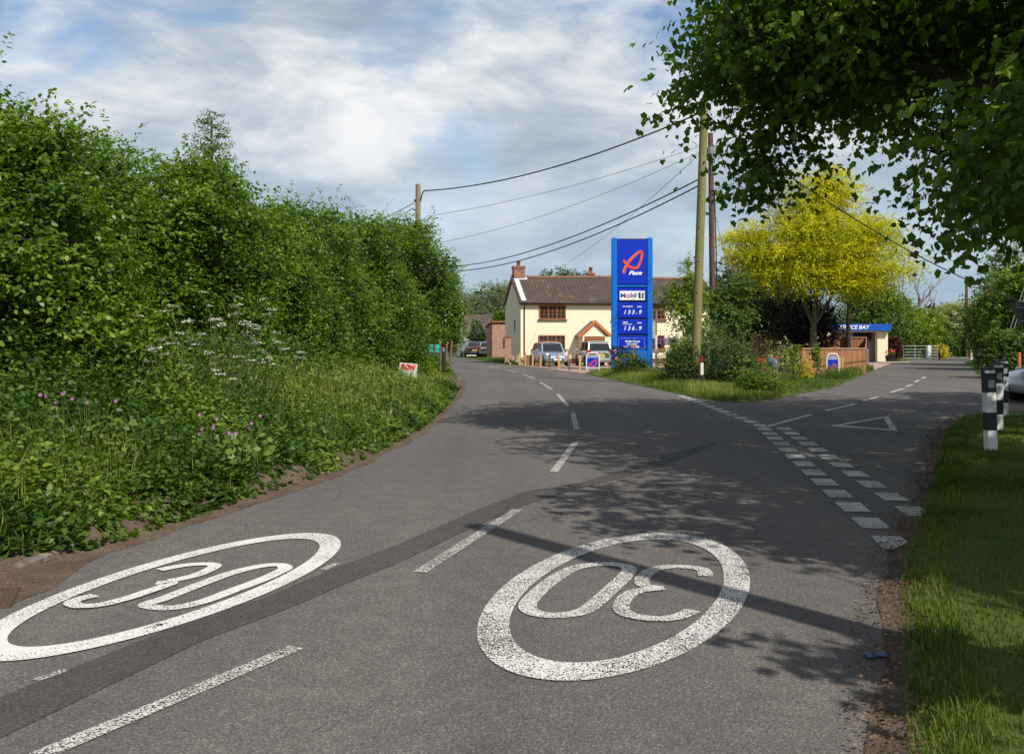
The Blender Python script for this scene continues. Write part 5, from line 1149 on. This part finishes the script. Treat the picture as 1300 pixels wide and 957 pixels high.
# marker post at the island edge
x, y, _ = G(891,494); mk = thing('marker_post', (x, y, 0), 'slim marker post with red reflector in the island verge', 'marker post')
MB().box((0, 0, .20), (.10, .06, .52), None, .012).build('foot', M_black, mk); MB().box((0, 0, .66), (.102, .062, .40), None, .012).build('sleeve', M_white, mk); MB().box((0, 0, .98), (.09, .055, .24), None, .015).build('head', M_black, mk); MB().box((0, -.032, .98), (.06, .012, .17)).build('reflector', M_lampred, mk)
# round pale blue disc on short post
x, y, _ = G(986,487.5); dsk = thing('disc_sign', (x, y, 0), 'short dark post carrying a round pale blue painted disc', 'sign', R(-48))
MB().tube([(0, 0, -.1), (.0, 0, .95)], .055, 9, bump=.1).build('post', M_boarddk, dsk)
d_ = MB().lathe([(.02, -.03), (.235, -.03), (.25, 0), (.235, .03), (.02, .03)], (-.16, -.10, .74), 24, 'y').build('disc', pm('pale_blue_disc', (.10,.17,.28), (.20,.25,.29), 7, .5), dsk)
mb = MB(); mb.box((-.16, -.135, .60), (.26, .012, .10)); mb.box((-.10, -.136, .74), (.10, .012, .18)); mb.build('painted_patch', pm('disc_green', (.12,.17,.11), (.30,.30,.20), 12, .6), d_)

# ------------------------------------------------------------------ poles and wires
def pole(name, loc, top, r0, r1, label, m, cat='pole', lean=(0, 0)):
    r = thing(name, loc, label, cat); mb = MB(); n = 12
    mb.tube([(lean[0]*i/n, lean[1]*i/n, -.3+(top+.3)*i/n) for i in range(n+1)], [r0+(r1-r0)*i/n for i in range(n+1)], 16, bump=.03); mb.build('shaft', m, r); return r
M_pgreen = pm('green_treated_pole', (.235,.215,.08), (.175,.16,.06), 3, .8, .3, stretch=(3,3,.3), grime=((.12,.09,.05), 5, .62, .75))
M_pbrown = pm('creosoted_pole', (.15,.075,.055), (.085,.045,.036), 4, .85, .3, stretch=(4,4,.2), grime=((.04,.025,.022), 3, .55, .7))
M_pgrey = pm('weathered_pole', (.30,.235,.15), (.21,.16,.10), 4, .9, .3, stretch=(4,4,.2))
gp = pole('utility_pole', (6.42, 35, 0), 10.0, .168, .142, 'thick yellow green wooden pole standing in the island shrubs', M_pgreen, 'utility pole', (.35, 0))
mb = MB(); [mb.lathe([(.02, -.015), (.02, .015)], (.30*z/10-.02, -.165, z), 8, 'y') for z in (3.3, 4.4, 5.6, 6.7, 7.5)]; mb.build('bolt', M_grey, gp)
MB().tube([(.33, -.22, 9.1), (.33, .22, 9.1)], .03, 8).build('hook', M_grey, gp)
bp = pole('utility_pole', (9.12, 45, 0), 10.95, .135, .115, 'brown wooden pole with climbing steps behind the thick pole', M_pbrown, 'utility pole', (-.15, 0))
MB().lathe([(.19, 9.75), (.19, 10.2), (.15, 10.32)], (-.14, 0, 0), 14).build('cable_box', pm('grey_cable_box', (.17,.18,.20), (.13,.14,.15), 6, .6), bp)
mb = MB()
for k in range(9): mb.tube([(-.1, -.05, 3.2+k*.75), ((.27 if k % 2 else -.42), -.08, 3.2+k*.75)], .014, 5)
mb.build('climbing_step', M_grey, bp)
mb = MB(); mb.tube([(.14, -.05, 1.5), (.10, -.06, 5.5), (.02, -.06, 8.1)], .028, 6); mb.tube([(-.16, -.05, .5), (-.22, -.05, 7)], .02, 6); mb.build('conduit', M_black, bp)
lpole = pole('utility_pole', (-4.72, 50, 0), 9.43, .14, .125, 'weathered wooden pole rising behind the end of the hedge', M_pgrey, 'utility pole')
mb = MB(); mb.tube([tuple(p) for p in smooth_path([(.13, -.05, 8.55), (.2, -.05, 8.9), (.30, -.04, 9.08), (.42, -.03, 9.1)], 4)], .035, 6); mb.box((-.15, -.02, 8.6), (.08, .08, .14)); mb.box((-.18, -.02, 8.15), (.12, .06, .06)); mb.build('bracket', M_black, lpole)
fpole = pole('utility_pole', ((1227-CX)/F*96, 96, 0), 7.75, .15, .12, 'slender brown pole at the far end of the side road', M_pbrown, 'utility pole')
MB().box((0, -.02, 7.3), (.36, .12, .25)).build('cross_arm', M_boarddk, fpole)
npole = pole('utility_pole', (4.05, 2.5, 0), 7.7, .15, .13, 'wooden pole beside the camera whose shadow crosses the near roundel', M_pbrown, 'utility pole')
M_wire = pm('cable_black', (.02,.02,.022), None, 5, .6); M_wireg = pm('cable_grey', (.16,.17,.19), None, 5, .6)
def wire(a, b, sag, r, label, m=M_wire, cat='cable'):
    a = Vector(a); b = Vector(b); o0 = a
    pts = [(a.lerp(b, t)-Vector((0, 0, sag*4*t*(1-t))))-o0 for t in np.linspace(0, 1, 25)]
    o = MB().tube(pts, r, 5, cap=False).build('overhead_cable', m); o.location = o0
    return tag(o, label, cat, 'overhead cables')
gx = lambda py: (6.42+.35*(H-(py-HY)/F*35)/10.2, 35, H-(py-HY)/F*35)
bx = lambda py: (9.12-.15*(H-(py-HY)/F*45)/10.95, 45, H-(py-HY)/F*45)
LPx = lambda py: (-4.6, 50, H-(py-HY)/F*50)
wire((-4.3, 49.97, 9.1), (6.72, 34.78, 9.6), .55, .03, 'thick black cable from the left pole up to the thick green pole')
wire(AT(540,275,50), bx(181), .35, .012, 'upper of the two thin grey cables reaching the brown pole top', M_wireg)
wire(AT(535,312,60), bx(187), .6, .012, 'lower of the two thin grey cables reaching the brown pole top', M_wireg)
wire(AT(545,338.5,70), gx(226), .9, .026, 'upper of the paired black cables over the cream house')
wire(AT(545,343,70), gx(234), 1.0, .026, 'lower of the paired black cables over the cream house')
wire(AT(722,333,69), gx(192), .25, .010, 'faint cable rising from the cream house roof to the green pole', M_wireg)
wire(bx(178), AT(975,275,62), .3, .016, 'grey cable sloping from the brown pole down into the yellow tree', M_wireg)
wire((6.76, 35.1, 9.6), AT(1330,394,50), .85, .026, 'black cable slanting down across the yellow tree to the right')
wire(AT(525,258,50), AT(430,292,75), .3, .02, 'upper cable running left from the hedge pole')
wire(AT(525,264,50), AT(430,306,75), .3, .02, 'lower cable running left from the hedge pole')
wire(AT(1140,331,120), AT(1260,328,110), .2, .02, 'thin level cable in the sky above the dead tree', M_wireg)
wire(AT(1120,362,90), AT(1227,340,96), .3, .012, 'thin rising cable in the sky behind the dead tree', M_wireg)
wire(bx(250), (10.9, 45.5, 0), .0, .012, 'thin stay wire running down beside the brown pole', M_wireg)
gy = thing('pole_stay', (G(1262,478)[0], G(1262,478)[1], 0), 'pair of steel stay wires slanting up into the right hand trees', 'stay wire')
for k in (0, 1):
    mb = MB(); dx = .16*k; mb.tube([(dx, 0, 0), (dx+2.0, .5, 5.2)], .016, 6); mb.lathe([(.03, 0), (.055, .05), (.055, .13), (.03, .18)], (dx+.72, .18, 1.85), 8); mb.build('stay_cable', M_grey, gy)

# ------------------------------------------------------------------ board fence, trellis, cart
bf = thing('board_fence', (G(1018,475.5)[0], G(1018,475.5)[1], 0), 'low brown board fence enclosing the base of the yellow tree', 'fence')
O = Vector(bf.location)
def fpanel(a, b, h0, h1, nm):
    a = Vector((a[0], a[1], 0))-O; b = Vector((b[0], b[1], 0))-O; l = (b-a).length; n = int(l/.15); an_ = math.atan2(b.y-a.y, b.x-a.x); mb = MB(); rr = random.Random(4)
    for i in range(n):
        t = (i+.5)/n; h = h0+(h1-h0)*t-.05; p = a.lerp(b, t); off = .014*(i % 2)
        mb.box((p.x-math.sin(an_)*off, p.y+math.cos(an_)*off, h/2), (l/n*1.12, .02, h), Matrix.Rotation(an_, 4, 'Z'))
    o = mb.build(nm, M_board, bf)
    c = MB(); c.add([*(a+Vector((0,-.05,h0-.05)), b+Vector((0,-.05,h1-.05)), b+Vector((0,.06,h1-.05)), a+Vector((0,.06,h0-.05))), *(a+Vector((0,-.05,h0)), b+Vector((0,-.05,h1)), b+Vector((0,.06,h1)), a+Vector((0,.06,h0)))], [(0,3,2,1),(4,5,6,7),(0,1,5,4),(1,2,6,5),(2,3,7,6),(3,0,4,7)]); c.build('capping', pm('pale_capping', (.46,.30,.19), (.36,.23,.15), 5, .8), o)
A_, B_, C_, D_ = G(1018,475.5)[:2], G(1099,472)[:2], None, None
B_ = (16.9, 47.6); C_ = (19.3, 54.2); D_ = (16.9, 54.6)
fpanel(A_, B_, 1.24, 1.24, 'front_panel'); fpanel(B_, C_, 1.24, 1.78, 'side_panel'); fpanel(D_, C_, 1.78, 1.78, 'back_panel')
mb = MB(); 
for p in (A_, B_, C_): mb.box((p[0]-O.x, p[1]-O.y+.07, .6), (.09, .09, 1.2)); 
mb.build('fence_post', M_boarddk, bf)
tl = thing('trellis', ((970-CX)/F*57, 57, 0), 'tan wooden trellis panel against the cream annexe', 'trellis'); mb = MB()
for k in range(6): mb.box((-.6+k*.24, 0, .95), (.035, .03, 1.8)); mb.box((0, .032, .15+k*.32), (1.3, .03, .035))
for s in (-1, 1): mb.box((s*.68, .01, .95), (.08, .08, 1.95))
mb.box((0, .01, 1.93), (1.45, .09, .07)); mb.build('lattice', M_tan, tl)
MB().box((0, .08, .85), (1.25, .03, 1.7)).build('backing_board', pm('pinkish_board', (.46,.27,.16), (.38,.22,.13), 4, .8), tl)
fb = thing('back_fence', ((1000-CX)/F*58.5, 58.5, 0), 'shaded brown board fence behind the very dark leaved tree', 'fence'); mb = MB()
for k in range(24): mb.box((-1.7+k*.15, .012*(k % 2), .7), (.16, .02, 1.4))
mb.build('boards', M_board, fb)
ct = thing('red_garden_cart', ((962-CX)/F*47, 47, 0), 'red painted garden cart with flowers by the pink path', 'garden cart'); M_redp = pm('red_cart_paint', (.42,.025,.03), (.33,.02,.025), 6, .5)
mb = MB(); mb.box((0, 0, .55), (.8, .45, .05)); mb.box((0, -.22, .66), (.8, .03, .2)); mb.box((0, .22, .66), (.8, .03, .2)); mb.box((-.4, 0, .66), (.03, .45, .2)); mb.build('tray', M_redp, ct)
mb = MB(); 
for s in (-1, 1):
    mb.tube([(.35, s*.2, .55), (.95, s*.2, .80), (1.05, s*.2, .82)], .025, 6); mb.tube([(.3, s*.2, .55), (.38, s*.2, 0)], .025, 6); mb.tube([(-.1, s*.2, .55), (-.55, s*.04, .24)], .025, 6)
mb.build('handle', M_redp, ct)
wl = MB(); wl.lathe([(.19, -.02), (.24, -.02), (.24, .02), (.19, .02)], (-.55, 0, .24), 18, 'y'); [wl.tube([(-.55, 0, .24), (-.55+.2*math.cos(k), 0, .24+.2*math.sin(k))], .012, 4) for k in np.arange(8)*math.pi/4]; wl.build('wheel', M_redp, ct)
LV = Leaves(); n = 220; d = np.stack([rg.uniform(-.38, .38, n), rg.uniform(-.2, .2, n), rg.uniform(.6, 1.15, n)], 1); LV.add(leaf_geo(d, rg.normal(0, 1, (n, 3)), rg.normal(0, 1, (n, 3))+[0, 0, 1], rg.uniform(.07, .12, n), T_OVAL), 6, rg.random(n)); LV.build('plant', L_red, ct)
# ------------------------------------------------------------------ service bay
BY = 72.0; bX = lambda px: (px-CX)/F*BY; bZ = lambda py: H-(py-HY)/F*BY
sb = thing('service_bay', (bX(1113), BY, 0), 'small cream service bay building with blue lettered fascia', 'garage building')
x = lambda px: bX(px)-bX(1113)
MB().box((x(1119.7), .12, bZ(420)/2), (x(1126.3)-x(1113), .5, bZ(420))).build('pillar', M_render, sb)
MB().box((x(1082), 3.0, 1.15), (x(1125)-x(1042), 5.0, 2.3)).build('wall', pm('grey_brown_wall', (.22,.18,.165), (.17,.14,.13), 2, .8), sb)
fa = MB().box((x(1083), 1.5, (bZ(411.5)+bZ(420))/2), (x(1128.3)-x(1038), 4.2, bZ(411.5)-bZ(420)), None, .02).build('fascia', pm('fascia_blue', (.008,.10,.46), (.008,.09,.42), 2, .4), sb)
MB().box((x(1083), .1, bZ(420)-.05), (x(1126)-x(1040), .8, .08)).build('soffit', M_render, sb)
text_obj('SERVICE BAY', 5.0/F*BY*1.38, M_ink, fa, (x(1079), -.62, bZ(415.8)), rot, 'lettering', .3, .008, 'CENTER', 41/F*BY)
dm = pm('taupe_door', (.20,.165,.155), (.16,.13,.125), 3, .7, stretch=(4,4,.3))
dr_ = MB().box((x(1106.5), .46, bZ(433)/2), (x(1112.5)-x(1101), .06, bZ(433))).build('door', dm, sb)
mb = MB(); mb.box((x(1110.4), .48, (bZ(421)+bZ(433))/2), (.06, .08, bZ(421)-bZ(433))); mb.box((x(1100), .48, 1.6), (x(1112)-x(1086), .07, .06)); mb.build('window_frame', dm, sb)
MB().box((x(1098), .485, (bZ(421.5)+bZ(432.5))/2), (x(1110)-x(1086), .03, bZ(421.5)-bZ(432.5))).build('window', M_glass, sb)
pt = thing('flower_tub', ((1130-CX)/F*71, 71, 0), 'black tub of orange red flowers at the corner of the service bay', 'planter')
MB().lathe([(.26, 0), (.34, .5), (.36, .52), (.30, .52)], (0, 0, 0), 16).build('tub', M_black, pt)
LV = Leaves(); n = 90; d = ball(rg, n)*[.33, .3, .25]+np.array([0, 0, .7]); LV.add(leaf_geo(d, rg.normal(0, 1, (n, 3)), d, rg.uniform(.08, .14, n), T_OVAL), 6, rg.random(n)); LV.build('foliage', L_lime, pt)
LV = Leaves(); n = 40; d = ball(rg, n)*[.2, .12, .12]+np.array([.05, -.22, .85]); LV.add(leaf_geo(d, rg.normal(0, 1, (n, 3)), rg.normal(0, 1, (n, 3)), rg.uniform(.08, .12, n), T_PETAL), 6, rg.random(n)); LV.build('bloom', pm('orange_red_petal', (.7,.09,.03), (.6,.05,.03), 9, .6), pt)
bdr = MB().box((0, 0, .06), (2.2, .3, .12), None, .04).build('stone_edging', pm('pale_edging', (.38,.33,.28), (.28,.25,.21), 5, .9)); bdr.location = ((1135-CX)/F*69.5, 69.5, 0); tag(bdr, 'pale stone edging at the foot of the red bush', 'kerb stone')

# ------------------------------------------------------------------ far gate, posts, parked white vehicle roof
gt = thing('field_gate', ((1147-CX)/F*84, 84, 0), 'grey metal field gate across the end of the side road', 'gate'); wg = (1190-1147)/F*84; mb = MB()
for k, z in enumerate((.12, .36, .60, .84, 1.12)): mb.tube([(0, 0, z), (wg, 0, z)], .032, 7)
for xx in (0, wg/3, 2*wg/3, wg): mb.tube([(xx, -.01, .12), (xx, -.01, 1.12)], .032, 7)
mb.build('frame', pm('pale_galvanised', (.34,.36,.36), (.26,.28,.28), 7, .5), gt)
gpst = MB().box((0, 0, .55), (.32, .3, 1.25), None, .04).build('gate_post', M_white); gpst.location = ((1179-CX)/F*83.6, 83.6, 0); tag(gpst, 'white post standing before the grey field gate', 'post')
x_, y_ = (1206-CX)/F*104, 104.0
vn = thing('white_tent', (x_, y_, 0), 'white sloping roof showing above the clipped hedge', 'canopy'); mb = MB(); mb.add([(-2.6,-1,1.65),(2.8,-1,1.75),(2.8,1,1.75),(-2.6,1,1.65),(-.9,0,2.15),(2.2,0,2.3)], [(0,1,5,4),(2,3,4,5),(0,4,3),(1,2,5)]); mb.build('roof', M_white, vn)
mb = MB(); [mb.tube([(a, b, 0), (a, b, 1.7)], .05, 6) for a in (-2.4, 2.6) for b in (-.9, .9)]; mb.build('leg', M_grey, vn)

# ------------------------------------------------------------------ black and white verge posts
def vpost(loc, label, h=1.2, w=.145, group='black and white verge posts'):
    r = thing('verge_post', loc, label, 'verge post', R(random.uniform(-6, 6)), group); s = h/1.2; r.rotation_euler.x = R(random.uniform(-1.2, 1.2)); r.rotation_euler.y = R(random.uniform(-1.5, 1.5))
    MB().box((0, 0, h/2-.1), (w, w, h-.2+.3), None, .012).build('core', M_white, r)
    for z0, z1 in ((.30, .57),): MB().box((0, 0, (z0+z1)/2*s), (w+.004, w+.004, (z1-z0)*s), None, .012).build('band', M_black, r)
    mb = MB(); w2 = w/2+.002; z0 = .84*s
    mb.add([(-w2,-w2,z0),(w2,-w2,z0),(w2,w2,z0),(-w2,w2,z0),(-w2,-w2,h-.10),(w2,-w2,h-.10),(w2,w2,h-.02),(-w2,w2,h-.02),(-w2+.035,-w2+.02,h-.02),(w2-.035,-w2+.02,h-.02),(w2-.035,w2-.02,h),(-w2+.035,w2-.02,h)],
           [(0,3,2,1),(0,1,5,4),(1,2,6,5),(2,3,7,6),(3,0,4,7),(4,5,9,8),(5,6,10,9),(6,7,11,10),(7,4,8,11),(8,9,10,11)]); hd = mb.build('head', M_black, r)
    MB().box((0, -w2-.004, (h-.24)), (w*.62, .006, .11)).build('reflector', M_grey, hd)
    return r
x, y, _ = G(1258,576.5)
vpost((x, y, .03), 'nearest black and white verge post on the right lawn', 1.20, .138)
def vcopy(px, py, label, k=1.0):
    x, y, _ = G(px, py); r = vpost((x, y, .03), label, 1.2*k, .14); return r
vcopy(1266.5, 551, 'black and white verge post directly behind the nearest one'); vcopy(1274, 532.5, 'black and white verge post third in line beside the car')
vcopy(1249, 471, 'small distant black and white post on the far verge, nearer of the two', .95); vcopy(1243.5, 464.5, 'small distant black and white post on the far verge, further of the two', .95)
vcopy(1270, 474, 'distant black and white post showing over the nearest verge post', 1.15); vcopy(1279, 472, 'distant black and white post left of the orange stick', 1.05)
o = MB().box((0, 0, .55), (.09, .09, 1.2), None, .01).build('orange_stick', pm('orange_stick_paint', (.62,.16,.05), (.5,.12,.04), 8, .7)); o.location = (G(1294,487)[0]-.0, G(1294,487)[1], 0); tag(o, 'thin orange marker stick behind the car bonnet', 'marker stick')
o = MB().box((0, 0, .4), (.11, .11, 1.0), None, .01).build('verge_marker', M_white); o.location = (G(1233,459)[0], G(1233,459)[1], 0); tag(o, 'tiny white marker post by the thin pole at the road end', 'marker post')
o = MB().box((0, 0, .4), (.10, .10, .9), None, .01).build('dark_gate_stump', M_black); o.location = (G(1192.5,457)[0], G(1192.5,457)[1], 0); tag(o, 'short dark post in front of the small golden bush', 'post')
# back of the give way sign at the right edge
gw = thing('give_way_sign', (13.36, 25.9, 0), 'grey back of an inverted triangle road sign at the right edge', 'road sign', R(-8))
M_gback = pm('grey_sign_back', (.15,.135,.125), (.115,.105,.10), 3, .6)
tri = lambda s, z: [(-s/2, z), (s/2, z), (0, z-.87*s)]
MB().prism([(-.43, 2.60), (-.45, 2.57), (-.03, 1.84), (.03, 1.84), (.45, 2.57), (.43, 2.60)], -.004, .004, lambda p: (p[0], p[2], p[1])).build('plate', M_gback, gw)
mb = MB(); mb.tube([(0, -.045, -.2), (0, -.045, 2.66)], .038, 10); mb.build('post', M_grey, gw)
mb = MB(); mb.box((0, -.02, 2.45), (.5, .03, .04)); mb.box((0, -.02, 2.1), (.26, .03, .04)); mb.build('bracket', M_grey, gw)

# ------------------------------------------------------------------ left roadside: hand painted board, red topped posts, turquoise boards
hb = thing('painted_board', ((518-CX)/F*29.6, 29.6, .06), 'tilted white board hand painted with red letters in the verge grass', 'sign', R(-6))
pl = MB(); pl.box((0, 0, .62), (.54, .02, .48), Matrix.Rotation(R(5), 4, 'Y')); pl = pl.build('board', M_white, hb)
mb = MB(); mb.box((-.2, .03, .3), (.05, .04, .9)); mb.box((.2, .03, .3), (.05, .04, .9)); mb.build('stake', M_boarddk, hb)
text_obj('SLOW', .22, M_mr, pl, (.0, -.016, .73), (R(90), R(5), 0), 'lettering', .1, .012, 'CENTER', .46)
M_redtop = pm('red_post_top', (.42,.06,.05), (.30,.05,.04), 8, .8)
for i, (px, py, h, m, lab, ln) in enumerate([(563,478,1.28,M_black,'dark post second from the left in the roadside post row',(0,.02)),(566.3,476,1.45,M_boarddk,'red topped weathered post in the middle of the post row',(.03,0)),(571,473,1.55,M_boarddk,'tallest red topped post nearest the road, leaning right',(.09,0)),(559.5,480,1.3,M_boarddk,'thin pale post at the left end of the post row',(-.02,0))]):
    x, y, _ = G(px, py); r = thing('roadside_post', (x, y, 0), lab, 'post', group='wooden posts at the left road edge')
    MB().tube([(0,0,-.1), (ln[0]*.5, ln[1], h*.55), (ln[0], ln[1], h-.16)], [.062, .06, .056] if i != 3 else [.035, .033, .03], 8, bump=.1).build('shaft', m, r)
    MB().tube([(ln[0], ln[1], h-.18), (ln[0]*1.12, ln[1], h)], [.060, .056] if i != 3 else [.034, .03], 8).build('top', M_redtop if i in (1, 2) else (M_grey if i == 0 else M_boarddk), r)
tb = thing('turquoise_boards', ((552-CX)/F*50, 50, 0), 'pair of turquoise panels on wooden posts at the left bend', 'sign'); M_turq = pm('turquoise_paint', (.05,.42,.40), (.04,.35,.34), 3, .5)
for s in (-1, 1): MB().box((s*.16-.02, 0, 1.20), (.23 if s > 0 else .19, .03, .40)).build('panel', M_turq, tb)
mb = MB(); mb.tube([(-.03, .03, -.1), (-.03, .03, 1.42)], .035, 7); mb.tube([(.28, .03, -.1), (.28, .03, 1.45)], .045, 7); mb.build('post', M_boarddk, tb)
# crushed blue can and iron drain cover
cn = thing('crushed_can', (*G(1112,836)[:2], .02), 'crushed blue drink can lying at the right road edge', 'litter', R(12))
mb = MB(); mb.lathe([(.012, -.06), (.026, -.056), (.028, -.03), (.018, -.005), (.024, .02), (.029, .04), (.024, .056), (.01, .06)], (0, 0, 0), 14, 'x'); mb.v = [(x, y, z*.45) for x, y, z in mb.v]; mb.build('can', pm('blue_can', (.03,.09,.26), (.10,.14,.22), 40, .35, metal=.3), cn)
dc = thing('drain_cover', (*G(-28,764)[:2], .012), 'rusty iron drain grating at the left road edge', 'drain cover', R(20)); M_iron = pm('rusty_iron', (.10,.055,.035), (.06,.04,.03), 14, .8, .4)
mb = MB(); mb.box((0, .22, 0), (.42, .04, .02)); mb.box((0, -.22, 0), (.42, .04, .02)); mb.box((.19, 0, 0), (.04, .4, .02)); mb.box((-.19, 0, 0), (.04, .4, .02)); mb.build('frame', M_iron, dc)
mb = MB(); [mb.box((-.13+k*.066, 0, -.001), (.03, .4, .015)) for k in range(5)]; mb.build('grating', M_iron, dc)
